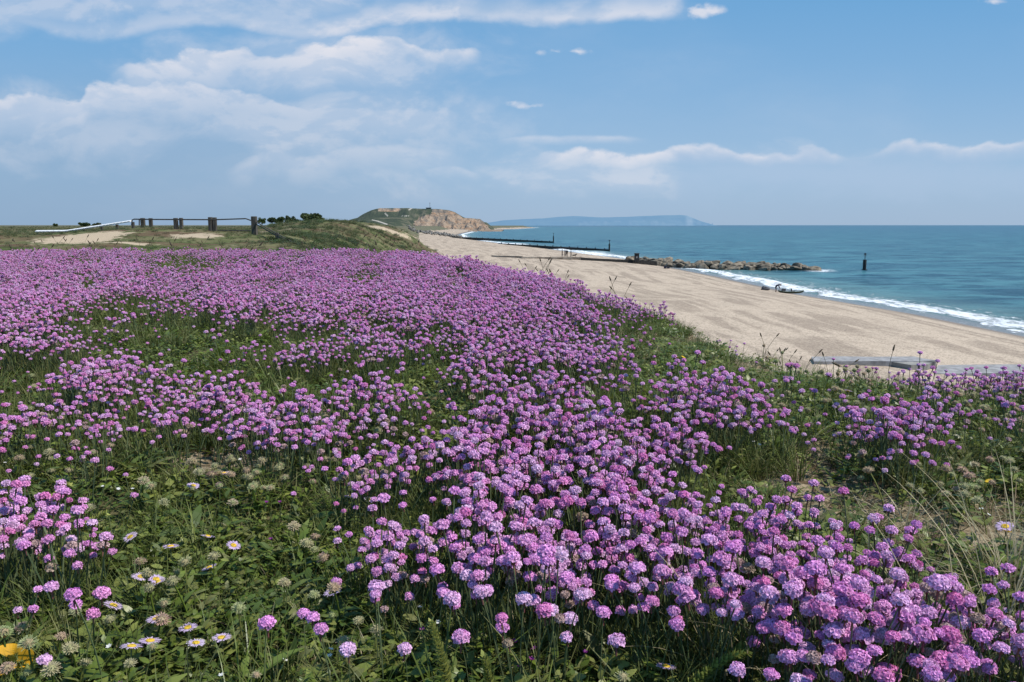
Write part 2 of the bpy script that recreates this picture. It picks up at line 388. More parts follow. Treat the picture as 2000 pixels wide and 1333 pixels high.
# ------------------------------------------------------------------ land mesh
BARE = [(420, 885, 130, 28), (1600, 875, 60, 50), (1660, 955, 170, 45), (1860, 1010, 190, 60), (1560, 712, 110, 12), (1400, 655, 90, 10),
        (1450, 685, 60, 9), (1260, 590, 60, 10), (1650, 735, 60, 10), (1040, 890, 60, 20), (640, 800, 60, 18), (1230, 650, 50, 10)]
def bare_at(px, py):
    v = np.zeros(px.shape)
    for (x, y, a, b) in BARE: v = np.maximum(v, np.clip(1.6 - np.hypot((px - x) / a, (py - y) / b), 0, 1))
    return v
def build_land():
    rs = np.concatenate([np.geomspace(.3, 700, 470), np.geomspace(720, 14000, 40)])
    th = np.linspace(R(-72), R(72), 470)
    rr, tt = np.meshgrid(rs, th, indexing='ij')
    X = (rr * np.sin(tt)); Y = rr * np.cos(tt)
    Z, D, dm = land(X, Y)
    nr, nt = X.shape
    px, py = pix(X, Y, Z)
    bare = bare_at(px, py) * (Y < 8)
    far = np.clip((Y - 8.5) / 3, 0, 1)
    sandm = np.zeros_like(X)
    # sandy blowouts on the mound behind the meadow and on the steep seaward faces
    for (sx, sy, a, b_, k) in ((-18.6, 35, 1.7, 4.0, .9), (-15.2, 31.5, 2.0, .9, .7), (-14.6, 37, 1.7, 2.5, .7), (-11.0, 31, 1.2, .9, .5)):
        sandm = np.maximum(sandm, k * np.exp(-((X - sx) / a) ** 2 - ((Y - sy) / b_) ** 2))
    mid = np.clip((Y - 35) / 20, 0, 1) * np.clip((700 - Y) / 200, 0, 1)
    sandm = np.maximum(sandm, mid * np.clip((fbm(X / 9, Y / 16, 3) - .56) * 3.5, 0, .8) * np.clip((D + 26) / 20, 0, 1))
    sandm = np.maximum(sandm, .62 * np.clip(((Z < 3.6) & (D > 2)) * 1.0, 0, 1) * np.clip(fbm(X / 5, Y / 8, 3) * 2.2 - .75, 0, 1))
    sandm = np.maximum(sandm, np.clip(1 - np.abs(D - .5) / .8, 0, 1) * (Y < 9) * .35)
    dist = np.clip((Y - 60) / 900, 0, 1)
    shore = coast(Y) - X
    V = np.stack([X, Y, Z], -1).reshape(-1, 3)
    idx = np.arange(nr * nt).reshape(nr, nt)
    Fq = np.stack([idx[:-1, :-1], idx[:-1, 1:], idx[1:, 1:], idx[1:, :-1]], -1).reshape(-1, 4)[:, ::-1]
    dmf = (dm[:-1, :-1] | dm[:-1, 1:] | dm[1:, 1:] | dm[1:, :-1]).reshape(-1)
    zf = (V[Fq, 2].max(1) > -3.2)
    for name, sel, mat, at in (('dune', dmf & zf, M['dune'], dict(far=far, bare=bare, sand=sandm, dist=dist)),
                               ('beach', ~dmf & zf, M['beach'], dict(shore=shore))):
        fs = Fq[sel]; u, inv = np.unique(fs, return_inverse=True); inv = inv.reshape(fs.shape)
        me = mesh_np(name, V[u], inv, [mat], None, {k: a.reshape(-1)[u] for k, a in at.items()}, True)
        tag(link(name, me), kind='structure')
build_land()

# sea: rows along the coast, columns at set distances from the waterline
def build_sea():
    ys = np.concatenate([np.arange(-60, 60, 8.), np.arange(60, 420, 1.2), np.geomspace(420, 3200, 160), np.linspace(3210, 3420, 10), np.geomspace(3500, 40000, 20)])
    ss = np.concatenate([[-5, -2, -.5, 0, .5, 1], np.arange(1.5, 14, .5), np.geomspace(14.5, 200, 40), np.geomspace(230, 30000, 24)])
    S, Y = np.meshgrid(ss, ys, indexing='xy')
    X = coast(Y) + S
    Z = np.full_like(X, 0.0)
    Z += .30 * np.exp(-((S - 5.2) / 1.5) ** 2) * np.clip(vnoise(Y / 7, S * 0) * 1.4, 0.2, 1) * (Y < 420) * (Y > 40)
    Z += .10 * np.sin(S * .55 + 3 * vnoise(Y / 12, S / 12)) * np.clip((S - 7) / 10, 0, 1) * (S < 100)
    foam = np.zeros_like(X)
    for (px, py, a, b) in ((1150, 498, 42, 7), (1007, 479, 24, 4), (1195, 507, 30, 2.5), (1600, 529, 26, 3)):
        c = on_z(px, py); 
        ppx, ppy = pix(X, Y, Z * 0); foam = np.maximum(foam, np.clip(1.5 - np.hypot((ppx - px) / a, (ppy - py) / b) * 1.2, 0, 1))
    V = np.stack([X, Y, Z], -1).reshape(-1, 3); nr, nc = X.shape
    idx = np.arange(nr * nc).reshape(nr, nc)
    Fq = np.stack([idx[:-1, :-1], idx[:-1, 1:], idx[1:, 1:], idx[1:, :-1]], -1).reshape(-1, 4)
    me = mesh_np('sea', V, Fq, [M['sea']], None, dict(shore=S.reshape(-1), foam=foam.reshape(-1)), True)
    tag(link('sea', me), kind='structure')
build_sea()

# ------------------------------------------------------------------ headland and island
def build_headland():
    Y0 = 1500.0; k = Y0 / F
    prof = [(470, 0), (540, 3), (600, 9), (640, 12), (680, 16), (700, 22), (715, 31), (730, 37), (745, 40), (800, 40.5), (835, 39.5), (860, 39), (878, 37),
            (890, 33), (901, 26), (906, 22), (925, 21), (938, 19.5), (946, 11), (955, 3), (962, -3), (990, -6)]
    PX = np.array([(p[0] - 1000) * k for p in prof]); PZ = np.array([p[1] * k for p in prof])
    xs = np.linspace((470 - 1000) * k, (985 - 1000) * k, 520); ys = np.linspace(1130, 1900, 260)
    X, Y = np.meshgrid(xs, ys, indexing='xy')
    top = np.interp(X, PX, PZ)
    pxx = 1000 + X / k
    # crest line: nearer the sea the cliff edge; to the left a long grassy slope
    cliffy = np.clip((pxx - 800) / 40, 0, 1)
    gul = (fbm(X / 16 + 3, Y / 60, 4) - .5)
    crest = 1500 + 24 * gul
    back = np.clip((Y - crest) / 260, 0, 1)
    f1 = np.clip((crest - Y) / (70 + 40 * (fbm(X / 30, Y * 0 + 2, 2))), 0, 1)      # steep face
    f2 = np.clip((crest - Y) / 330, 0, 1)                                          # gentle grassy slope
    prof1 = 1 - f1 ** .8
    prof2 = np.where(f2 < .10, 1 - f2 / .10 * .42, .58 * (1 - (f2 - .10) / .90) ** .8)
    fr = cliffy * prof1 + (1 - cliffy) * prof2
    h = top * np.where(Y < crest, fr, 1 - .25 * back)
    h = h + 15 * (np.abs(fbm(X / 20, Y / 45, 5) - .5) * 3 - .4) * np.clip(f1 * 4, 0, 1) * np.clip(1.1 - fr * .3, 0, 1) * cliffy * (top > 3)
    h = h + 2.5 * (fbm(X / 30, Y / 30, 4) - .5) * (1 - cliffy * .7)
    Z = h + 1.5 - 4 * np.clip((1200 - Y) / 60, 0, 1) * 3
    Z = np.minimum(Z, np.where(f1 >= .999, np.where(cliffy > .5, 1.0, 99), 99))
    px, py = pix(X, Y, Z)
    cliff = cliffy * np.clip((crest + 3 - Y) / 6, 0, 1)
    cliff = np.maximum(cliff * np.where(py > 403.5, 1, 0), 0)
    cliff *= np.clip((px - np.interp(py, [400, 418, 426], [845, 836, 803]) + 14 * (fbm(X / 9, Y / 9, 3) - .5)) / 4, 0, 1)
    # the wooded shoulder between upper and lower cliff on the left of the face
    cliff *= 1 - .9 * np.exp(-((px - 812) / 30) ** 2 - ((py - 416) / 7) ** 2)
    scar = np.exp(-((px - 757) / 26) ** 4 - ((py - 410) / 4.2) ** 4) * np.clip(fbm(X / 14, Y / 14, 4) * 4 - 1.2, 0, 1) * (Y < crest + 5)
    cliff = np.maximum(cliff, scar)
    path = np.zeros_like(X)
    def seg(a, b, w):
        ax, ay = a; bx, by = b; t = np.clip(((px - ax) * (bx - ax) + (py - ay) * (by - ay)) / ((bx - ax) ** 2 + (by - ay) ** 2), 0, 1)
        return np.clip(1.6 - np.hypot(px - ax - t * (bx - ax), py - ay - t * (by - ay)) / w, 0, 1)
    for a, b, w in (((727, 430), (738, 432.5), .7), ((738, 432.5), (756, 438.5), .9), ((806, 402), (804, 407), 1.2), ((804, 407), (799, 410), 1.0), ((752, 417), (757, 422), .8), ((785, 422.3), (800, 421.6), .35)):
        path = np.maximum(path, seg(a, b, w) * (Y < crest + 5))
    V = np.stack([X, Y, Z], -1).reshape(-1, 3); nr, nc = X.shape; idx = np.arange(nr * nc).reshape(nr, nc)
    Fq = np.stack([idx[:-1, :-1], idx[:-1, 1:], idx[1:, 1:], idx[1:, :-1]], -1).reshape(-1, 4)
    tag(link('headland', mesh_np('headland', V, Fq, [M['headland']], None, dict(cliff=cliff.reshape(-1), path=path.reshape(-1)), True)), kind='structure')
    # lookout station with its mast on the summit
    z0 = float(np.interp((838 - 1000) * k, PX, PZ)) + .5
    st = empty('lookout_station', ((838 - 1000) * k, 1512, z0 - 1))
    tag(st, 'small dark lookout building with a tall mast on the summit of the headland', 'building')
    mb = MB(); mb.box((0, 0, 1.8), (9, 7, 3.6)); mb.build('wall', M['darkwood'], st)
    mb = MB(); mb.box((0, 0, 3.9), (10.2, 8.2, .6)); mb.build('roof', M['metal'], st)
    for i in range(4):
        mb = MB(); mb.box((-3.6 + i * 2.4, -3.55, 2.2), (1.5, .12, 1.2)); mb.build('window', M['slab'], st)
    mb = MB(); mb.tube([(2.5, 0, 4.1), (2.5, 0, 14)], [.35, .22], 6); mb.tube([(.9, 0, 12.5), (4.1, 0, 12.5)], .15, 4); mb.build('mast', M['metal'], st)
build_headland()
def build_island():
    Y0 = 15000.0; k = Y0 / F
    prof = [(900, 2), (950, 5), (985, 10.5), (1020, 12.5), (1060, 14), (1090, 17), (1120, 18.6), (1150, 17), (1180, 15.8), (1215, 16.8), (1260, 18.8), (1300, 20), (1325, 20.5),
            (1338, 19), (1348, 13), (1358, 8), (1364, 3), (1370, .0)]
    PX = np.array([(p[0] - 1000) * k for p in prof]); PZ = np.array([p[1] * k for p in prof])
    xs = np.linspace(PX[0], PX[-1], 260); ys = np.linspace(13600, 17000, 24)
    X, Y = np.meshgrid(xs, ys); top = np.interp(X, PX, PZ)
    f = np.clip((Y - 13650 - 300 * fbm(X / 400, Y * 0, 3)) / 1100, 0, 1) ** .6 * np.clip((17000 - Y) / 800, 0, 1)
    Z = top * f + 12 * (fbm(X / 250, Y / 250, 4) - .5) * f - 4
    px, py = pix(X, Y, Z)
    cl = .42 * np.clip(np.exp(-((px - 1347) / 7) ** 4) * (fbm(px / 3, py / 2, 2) + .4), 0, 1) * (py > 422) + .22 * np.clip(fbm(px / 7, py / 3, 2) * 3 - 1.3, 0, 1) * (px > 1130) * (py > 432)
    V = np.stack([X, Y, Z], -1).reshape(-1, 3); nr, nc = X.shape; idx = np.arange(nr * nc).reshape(nr, nc)
    Fq = np.stack([idx[:-1, :-1], idx[:-1, 1:], idx[1:, 1:], idx[1:, :-1]], -1).reshape(-1, 4)
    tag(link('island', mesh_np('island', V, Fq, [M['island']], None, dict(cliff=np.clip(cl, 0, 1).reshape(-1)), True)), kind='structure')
    for i, (px, h, w) in enumerate(((1372.5, 5.2, 3.2), (1380, 4.4, 2.6), (1387, 5.0, 2.2))):
        mb = MB(); n = 10
        P = []; 
        for (zz, rr) in ((-6, 1.0), (h * k * .5, .72), (h * k * .85, .4), (h * k + 6, .08)):
            for j in range(n):
                a = 2 * math.pi * j / n; r = rr * w * k * (.8 + .4 * random.random()) / 2
                P.append((r * math.cos(a), r * math.sin(a) * 1.4, zz))
        fs = [(r * n + j, r * n + (j + 1) % n, (r + 1) * n + (j + 1) % n, (r + 1) * n + j) for r in range(3) for j in range(n)] + [tuple(range(3 * n, 4 * n))]
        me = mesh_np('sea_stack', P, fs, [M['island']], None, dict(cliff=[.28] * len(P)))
        o = link('sea_stack', me); o.location = ((px - 1000) * k, 15000, 0)
        tag(o, ['pale hazy rock stack closest to the end of the far island', 'middle one of the three pale sea stacks off the far island', 'outermost pale sea stack standing away from the far island'][i], 'sea stack', 'sea stacks off the island tip')
build_island()

# ------------------------------------------------------------------ plant prototypes
def fib_dirs(n, zmin, seed=0):
    out = []; i = 0; N = int(n / ((1 - zmin) / 2)) + 1
    off = seed * .37
    for i in range(N):
        z = 1 - (i + .5) / N * 2
        if z < zmin: break
        a = i * 2.399963 + off; r = math.sqrt(max(0, 1 - z * z)); out.append(Vector((r * math.cos(a), r * math.sin(a), z)))
    return out
def frame(d):
    u = d.cross(Vector((.13, .2, 1))).normalized() if abs(d.z) < .97 else d.cross(Vector((1, 0, 0))).normalized()
    return u, d.cross(u)
def add_head(mb, c, r, nfl, rnd, mi=0, npet=5, wide=1.0, flat=.66):
    c = Vector(c)
    # inner globe keeps the head from being see-through
    n = 8; P = []
    for (zz, rr) in ((-.42, .35), (-.12, .68), (.3, .66), (.62, .3)):
        for j in range(n): P.append(c + Vector((math.cos(6.283 * j / n) * rr * r, math.sin(6.283 * j / n) * rr * r, zz * r)))
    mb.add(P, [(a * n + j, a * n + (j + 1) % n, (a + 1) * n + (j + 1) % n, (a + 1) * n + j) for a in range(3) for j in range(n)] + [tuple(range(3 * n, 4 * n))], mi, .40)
    for d in fib_dirs(nfl, -.08, rnd.random() * 9):
        d = (d + Vector((rnd.uniform(-.2, .2), rnd.uniform(-.2, .2), rnd.uniform(-.15, .15)))).normalized()
        o = c + Vector((d.x, d.y, d.z * flat)) * r * rnd.uniform(.62, .88)
        u, w = frame(d); a0 = rnd.random() * 6.28; sv = rnd.uniform(.7, 1.12)
        for k in range(npet):
            a = a0 + 6.283 * k / npet; e = u * math.cos(a) + w * math.sin(a); q = d.cross(e)
            L = r * rnd.uniform(.38, .60) * wide; up = rnd.uniform(.3, .95)
            m_ = o + e * L * .6 + d * L * .6 * up; tip = o + e * L + d * L * up * .8; W = L * .48
            mb.add([o, m_ - q * W, tip - q * W * .45, tip + q * W * .45, m_ + q * W], [(0, 1, 2, 3, 4)], mi, [.48 * sv, .92 * sv, 1.25 * sv, 1.25 * sv, .92 * sv])  # petal bases darkened and tips lightened: gap shade and highlights painted in
def add_calyx(mb, c, r, mi=0):
    c = Vector(c); n = 7; P = []
    for (zz, rr) in ((-.16, .86), (-.48, .66), (-.78, .2), (-1.0, .13), (-1.9, .10)):
        for j in range(n):
            q = rr * (1.0 if zz < -.5 else (1.1 if j % 2 else .85))
            P.append(c + Vector((math.cos(6.283 * j / n) * q * r, math.sin(6.283 * j / n) * q * r, zz * r)))
    mb.add(P, [(a * n + (j + 1) % n, a * n + j, (a + 1) * n + j, (a + 1) * n + (j + 1) % n) for a in range(4) for j in range(n)], mi, 1.0)
def stem_pts(H, lean, rnd):
    bx, by = rnd.uniform(-1, 1) * lean, rnd.uniform(-1, 1) * lean
    return [Vector((bx * (t ** 2), by * (t ** 2), H * t)) for t in (0, .25, .5, .75, 1.0)]
HR = .0098
thrift_hi = []      # (stem mesh, calyx mesh, head mesh)
for i in range(8):
    rnd = random.Random(100 + i); H = rnd.uniform(.125, .175); pts = stem_pts(H, .035, rnd); top = pts[-1]
    r = HR * (rnd.uniform(.82, 1.06) if i < 6 else (.56 if i == 6 else .75))
    a = MB(); a.tube(pts, [.0011, .0009, .0008, .0008, .0008], 5, 0, [.7] * 10 + [1.0] * 15, False)
    b = MB(); add_calyx(b, top + Vector((0, 0, r * .45)), r)
    c = MB(); add_head(c, top + Vector((0, 0, r * .45)), r, 62, rnd, 0, 5, .74)
    thrift_hi.append((a.mesh('stem', [M['stem']], True), b.mesh('calyx', [M['calyx']]), c.mesh('flower_head', [M['petal'] if i < 7 else M['faded']])))
def proto(name, mb, mats):
    return bpy.data.objects.new(name, mb.mesh(name, mats))   # not linked: only drawn through instances
thrift_mid = []
for i in range(7):
    rnd = random.Random(200 + i); H = rnd.uniform(.11, .17); pts = stem_pts(H, .03, rnd); top = pts[-1]; r = HR * rnd.uniform(.60, .80)
    mb = MB(); mb.tube([pts[0], pts[2], pts[4]], .0010, 3, 2, .85, False); add_calyx(mb, top + Vector((0, 0, r * .45)), r, 1)
    add_head(mb, top + Vector((0, 0, r * .45)), r, 32, rnd, 0, 4, .95); thrift_mid.append(proto('thrift_mid', mb, [M['petal'] if i < 6 else M['faded'], M['calyx'], M['stem']]))
thrift_far = []
for i in range(5):
    rnd = random.Random(300 + i); H = rnd.uniform(.085, .13); pts = stem_pts(H, .02, rnd); top = pts[-1]; r = HR * rnd.uniform(.62, .80)
    mb = MB(); mb.tube([pts[0], pts[4]], .0010, 3, 2, .85, False); add_calyx(mb, top + Vector((0, 0, r * .4)), r, 1)
    add_head(mb, top + Vector((0, 0, r * .4)), r, 12, rnd, 0, 3, 1.5); thrift_far.append(proto('thrift_far', mb, [M['petal'], M['calyx'], M['stem']]))
def tuft(n, L0, L1, w, spread, bend, seed, mats, rad=.02, mi=0, seg=3, up=1.0):
    rnd = random.Random(seed); mb = MB()
    for k in range(n):
        a = rnd.random() * 6.283; q = rnd.random() ** .5 * rad; s_ = rnd.random() * spread
        mb.blade((q * math.cos(a), q * math.sin(a), -.004), (math.cos(a + rnd.uniform(-.7, .7)) * s_, math.sin(a + rnd.uniform(-.7, .7)) * s_, up), rnd.uniform(L0, L1), w * rnd.uniform(.7, 1.2),
                 bend * rnd.uniform(.2, 1.2), seg, mi, sh=(.45, 1.15), side=Vector((math.cos(a * 3), math.sin(a * 3), 0)) if rnd.random() < .5 else None)
    return mb
def leafy(n, L, seed, hgt=.05, rad=.05, wid=.5):
    rnd = random.Random(seed); mb = MB()
    for k in range(n):
        a = rnd.random() * 6.283; q = rnd.random() ** .6 * rad; z = hgt * rnd.random() ** .7 * (1 - .5 * q / rad)
        b = a + rnd.uniform(-1.5, 1.5); el = rnd.uniform(-.1, 1.1); l = L * rnd.uniform(.5, 1.2)
        roll = rnd.uniform(-.6, .6)
        mb.blade((q * math.cos(a), q * math.sin(a), z), (math.cos(b), math.sin(b), el), l, l * wid * rnd.uniform(.8, 1.2), rnd.uniform(.1, .9), 3, 0, shape='leaf',
                 sh=(.5 + .4 * z / hgt, .8 + .5 * z / hgt), side=Vector((-math.sin(b), math.cos(b), roll)).normalized())
    return mb
P_tuft = [proto('cushion_tuft', tuft(46, .05, .10, .0022, .9, .6, 400 + i, None, .022), [M['grass']]) for i in range(4)]
P_wild = [proto('wild_tuft', tuft(22, .06, .15, .0026, 1.2, .9, 420 + i, None, .02), [M['grass'] if i % 2 else M['leaf']]) for i in range(4)]
P_leafy = [proto('leafy_mat', leafy(52, .0165, 440 + i, .045, .05), [M['leaf']]) for i in range(5)]
P_big = [proto('broad_rosette', leafy(16, .045, 460 + i, .03, .03, .28), [M['leaf']]) for i in range(3)]
P_dry = [proto('dry_litter', tuft(20, .03, .10, .0016, 2.2, 1.2, 480 + i, None, .03, up=.5), [M['litter'] if i % 2 else M['dry']]) for i in range(4)]

def fluff(mb, c, r, n, rnd, mi=0, mc=1, flat=.75, droop=0):
    c = Vector(c); k = 8; P = []
    for (zz, rr) in ((-.5, .3), (-.1, .62), (.3, .5), (.5, .15)):
        for j in range(k): P.append(c + Vector((math.cos(6.283 * j / k) * rr * r, math.sin(6.283 * j / k) * rr * r, zz * r)))
    mb.add(P, [(a * k + j, a * k + (j + 1) % k, (a + 1) * k + (j + 1) % k, (a + 1) * k + j) for a in range(3) for j in range(k)] + [tuple(range(3 * k, 4 * k))], mc, .9)
    for d in fib_dirs(n, -.25, rnd.random() * 5):
        d = (d + Vector((rnd.uniform(-.2, .2), rnd.uniform(-.2, .2), rnd.uniform(-.1, .2)))).normalized(); u, w = frame(d)
        b_ = c + d * r * .42; e = c + Vector((d.x, d.y, d.z * flat)) * r * rnd.uniform(.8, 1.1); q = u * r * .06
        mb.add([b_ - q, b_ + q, e + q * .6, e - q * .6], [(0, 1, 2, 3)], mi, [.7, .7, 1.25, 1.25])
seed_hi = []
for i in range(5):
    rnd = random.Random(500 + i); H = rnd.uniform(.045, .075); pts = stem_pts(H, .015, rnd); a = MB(); a.tube(pts, .0012, 4, 0, 1.0, False)
    for k in range(4):
        t = rnd.uniform(.1, .6); an = rnd.random() * 6.28
        a.blade((pts[2].x * t, pts[2].y * t, H * t), (math.cos(an), math.sin(an), .6), .03, .009, .6, 3, 0, shape='leaf')
    b = MB(); fluff(b, pts[-1], .0105, 90, rnd)
    seed_hi.append((a.mesh('stem', [M['leaf']]), b.mesh('seed_head', [M['seed'], M['seedcore']])))
seed_mid = []
for i in range(4):
    rnd = random.Random(520 + i); mb = MB(); H = rnd.uniform(.05, .08); mb.tube([(0, 0, 0), (0, 0, H)], .0012, 3, 2, 1.0, False); fluff(mb, (0, 0, H), .0105, 40, rnd)
    seed_mid.append(proto('seed_mid', mb, [M['seed'], M['seedcore'], M['leaf']]))

# ------------------------------------------------------------------ geometry-node scatter (only for "stuff")
def scatter(name, protos, P, rot, scl, pid, label, cat):
    n = len(P); me = bpy.data.meshes.new(name); me.vertices.add(n); me.vertices.foreach_set('co', np.asarray(P, dtype=np.float32).reshape(-1))
    a = me.attributes.new('rot', 'FLOAT_VECTOR', 'POINT'); a.data.foreach_set('vector', np.asarray(rot, dtype=np.float32).reshape(-1))
    a = me.attributes.new('scl', 'FLOAT', 'POINT'); a.data.foreach_set('value', np.asarray(scl, dtype=np.float32))
    a = me.attributes.new('pid', 'INT', 'POINT'); a.data.foreach_set('value', np.asarray(pid, dtype=np.int32))
    o = link(name, me); tag(o, label, cat, None, 'stuff')
    ng = bpy.data.node_groups.new(name, 'GeometryNodeTree')
    ng.interface.new_socket('Geometry', in_out='INPUT', socket_type='NodeSocketGeometry'); ng.interface.new_socket('Geometry', in_out='OUTPUT', socket_type='NodeSocketGeometry')
    N = ng.nodes; L = ng.links; gi = N.new('NodeGroupInput'); go = N.new('NodeGroupOutput'); j = N.new('GeometryNodeJoinGeometry')
    def na(nm, typ):
        x = N.new('GeometryNodeInputNamedAttribute'); x.data_type = typ; x.inputs['Name'].default_value = nm; return x.outputs[0]
    ro = na('rot', 'FLOAT_VECTOR'); sc = na('scl', 'FLOAT'); pi_ = na('pid', 'INT')
    e2r = N.new('FunctionNodeEulerToRotation'); L.new(ro, e2r.inputs[0])
    for k, pr in enumerate(protos):
        oi = N.new('GeometryNodeObjectInfo'); oi.inputs['Object'].default_value = pr; oi.transform_space = 'ORIGINAL'
        ip = N.new('GeometryNodeInstanceOnPoints'); cmp_ = N.new('FunctionNodeCompare'); cmp_.data_type = 'INT'; cmp_.operation = 'EQUAL'
        L.new(pi_, cmp_.inputs[2]); cmp_.inputs[3].default_value = k
        L.new(gi.outputs[0], ip.inputs['Points']); L.new(cmp_.outputs[0], ip.inputs['Selection']); L.new(oi.outputs['Geometry'], ip.inputs['Instance'])
        L.new(e2r.outputs[0], ip.inputs['Rotation']); L.new(sc, ip.inputs['Scale']); L.new(ip.outputs[0], j.inputs[0])
    L.new(j.outputs[0], go.inputs[0])
    md = o.modifiers.new('scatter', 'NODES'); md.node_group = ng
    return o

# ------------------------------------------------------------------ where plants grow (read off the photograph, laid on the ground)
GY = [485, 500, 520, 545, 570, 600, 625, 650, 675, 700, 725, 750, 775, 800, 830, 860, 900, 930, 960, 1000, 1050, 1100, 1150, 1200, 1250, 1300, 1380]
TD = ["77777777730000000000", "77657888970000000000", "67778888889200000000", "88788888789670000000", "66667888889461000000", "43344567587761000000", "96322334688210300000",
      "98312887369832300000", "54414776268830200100", "15541431388321112211", "58884112144466533423", "48887245116888743424", "35688765226888843544", "65356882375467644853",
      "33323564377674235831", "44211275766687102310", "14421125775567311000", "01211134467886210000", "63200111259987630000", "76100013579999874000", "65310046887899998401",
      "12000044357899999843", "22000013124767999974", "12000121113233789985", "11001011111111357986", "01000011110111357985", "00000000000000246874"]
SY = [700, 750, 800, 850, 900, 950, 1000, 1050, 1100, 1150, 1200, 1250, 1300, 1380]
SD = ["00000000000000011123", "10000000000000112133", "21000000120000121244", "31000001010000002378", "32012311111000001386", "10258632310000000142", "00278731500000000010",
      "00378620000000000000", "01577620000000000000", "01687520000000000000", "13432343100000000001", "25422111100000000000", "13421010000100000000", "13421010000100000000"]
def grid(px, py, GYs, D):
    A = np.array([[int(c) for c in r] for r in D], float) / 9
    gx = np.clip(px / 100 - .5, 0, 18.999); yi = np.interp(py, GYs, np.arange(len(GYs))); yi = np.clip(yi, 0, len(GYs) - 1.001)
    ix = gx.astype(int); iy = yi.astype(int); fx = gx - ix; fy = yi - iy
    return (A[iy, ix] * (1 - fx) + A[iy, ix + 1] * fx) * (1 - fy) + (A[iy + 1, ix] * (1 - fx) + A[iy + 1, ix + 1] * fx) * fy
def sample(n, r0, r1, ang=46):
    r = np.sqrt(rng.random(n) * (r1 * r1 - r0 * r0) + r0 * r0); a = R(ang) * (rng.random(n) * 2 - 1)
    return r * np.sin(a), r * np.cos(a)
def area(r0, r1, ang=46): return R(ang) * (r1 * r1 - r0 * r0)
def on_frame(px, py, m=0): return (px > -m) & (px < 2000 + m) & (py > -m) & (py < 1333 + m)
def dens(x, y, z, GYs, D):
    px, py = pix(x, y, z)
    d = grid(px, py, GYs, D)
    out = ~on_frame(px, py, 200)
    return np.where(out, np.clip(fbm(x / 1.3, y / 1.3, 3) * 1.6 - .35, 0, .9), d)

# --- thrift
_c1 = np.random.default_rng(11).random((64, 64)); _c2 = np.random.default_rng(12).random((64, 64)); _c3 = np.random.default_rng(13).random((64, 64))
def cushion(x, y, cell):
    """distance to the nearest cushion centre in cells, with each cushion its own size"""
    gx, gy = x / cell, y / cell; ix = np.floor(gx).astype(int); iy = np.floor(gy).astype(int); best = np.full(x.shape, 9.0)
    for dx in (-1, 0, 1):
        for dy in (-1, 0, 1):
            a, b = (ix + dx) & 63, (iy + dy) & 63; cx = ix + dx + .15 + .7 * _c1[a, b]; cy = iy + dy + .15 + .7 * _c2[a, b]
            best = np.minimum(best, np.hypot(gx - cx, gy - cy) / (.55 + .9 * _c3[a, b]))
    return best
def place_thrift():
    xs, ys, ds = [], [], []
    for (r0, r1, dn, cell) in ((.62, 1.3, 4000, .15), (1.3, 2.2, 3500, .17), (2.2, 4.0, 2900, .23), (4.0, 7.0, 2200, .34), (7.0, 13.5, 1350, .5)):
        n = int(area(r0, r1) * dn); x, y = sample(n, r0, r1); z, D, _ = land(x, y)
        d = dens(x, y, z + .13, GY, TD); d = np.clip((d - .05) * 1.1, 0, 1) * np.interp(y, [3, 5.5], [1, .80])
        big_n = fbm(x * (2.4 if r1 < 3 else 1.3) + 7, y * (2.0 if r1 < 3 else 1.1), 3)
        w = .05 * (vnoise(x / cell * 3, y / cell * 3) - .5)
        cd = cushion(x, y, cell) + w * 6
        rad = -.03 + np.where(y < 1.9, .98, .74) * d ** 1.15 + (big_n - .5) * np.where(y < 2.2, .8, 1.3) * (1.15 - .75 * d)
        p = np.where(cd < rad, .95, .06 + .22 * d) * np.clip(d * 3, 0, 1) * np.clip(1.25 - .35 * cd / np.maximum(rad, .1), .3, 1)
        p = p * np.clip((d - .0) * 6, 0, 1)
        keep = (rng.random(n) < p) & (D < .05 + .12 * rng.random(n)) & (np.hypot(x, y) > .72) & (y < 12.6)
        xs.append(x[keep]); ys.append(y[keep]); ds.append(np.clip(cd / np.maximum(rad, .12), 0, 1.3)[keep])
    x = np.concatenate(xs); y = np.concatenate(ys); z, D, _ = land(x, y)
    return x, y, z, np.concatenate(ds)
tx, ty, tz, tdome = place_thrift()
pxh, pyh = pix(tx, ty, tz + .14)
depth = ty
vis = on_frame(pxh, pyh, -6)
order = np.argsort(np.where(vis, np.sqrt(tx ** 2 + ty ** 2), 1e6))
big = order[:276]; rest = order[276:]
# loose single flowers the eye picks out at the bottom edge (pixel of the head, real height on the ground)
print('thrift', len(tx), 'visible', vis.sum())
def lab_thrift(px, py):
    if px > 1380 and py > 1180: return 'mauve thrift pompom in the densest drift near the bottom right corner', 'thrift flowers of the bottom right drift'
    if px > 980: return 'mauve thrift pompom in the broad foreground drift right of centre', 'thrift flowers of the foreground drift'
    if px < 470 and py < 1110: return 'lilac thrift pompom in the clump at the left edge among leafy ground cover', 'thrift flowers of the left clump'
    if px < 560: return 'loose mauve thrift pompom near the bottom left among daisies and seed heads', 'loose thrift flowers at the bottom left'
    return 'mauve thrift pompom on a tall bare stem in the open foreground beside the drift', 'thrift flowers on the open foreground'
for i in big:
    rnd = random.Random(int(i)); x, y, z = float(tx[i]), float(ty[i]), float(tz[i])
    s = rnd.uniform(.86, 1.12) * (1.06 - .26 * min(1, float(tdome[i])) ** 2)
    o = empty('thrift_flower', (x, y, z), rot=(rnd.uniform(-.2, .2), rnd.uniform(-.2, .2), rnd.random() * 6.28), s=s)
    l, g = lab_thrift(pxh[i], pyh[i]); tag(o, l, 'flower', g)
    st, ca, he = thrift_hi[min(rnd.randrange(17) // 2, 7) if rnd.random() < .75 else rnd.randrange(6)]
    link('stem', st, o); link('calyx', ca, o); link('flower_head', he, o)
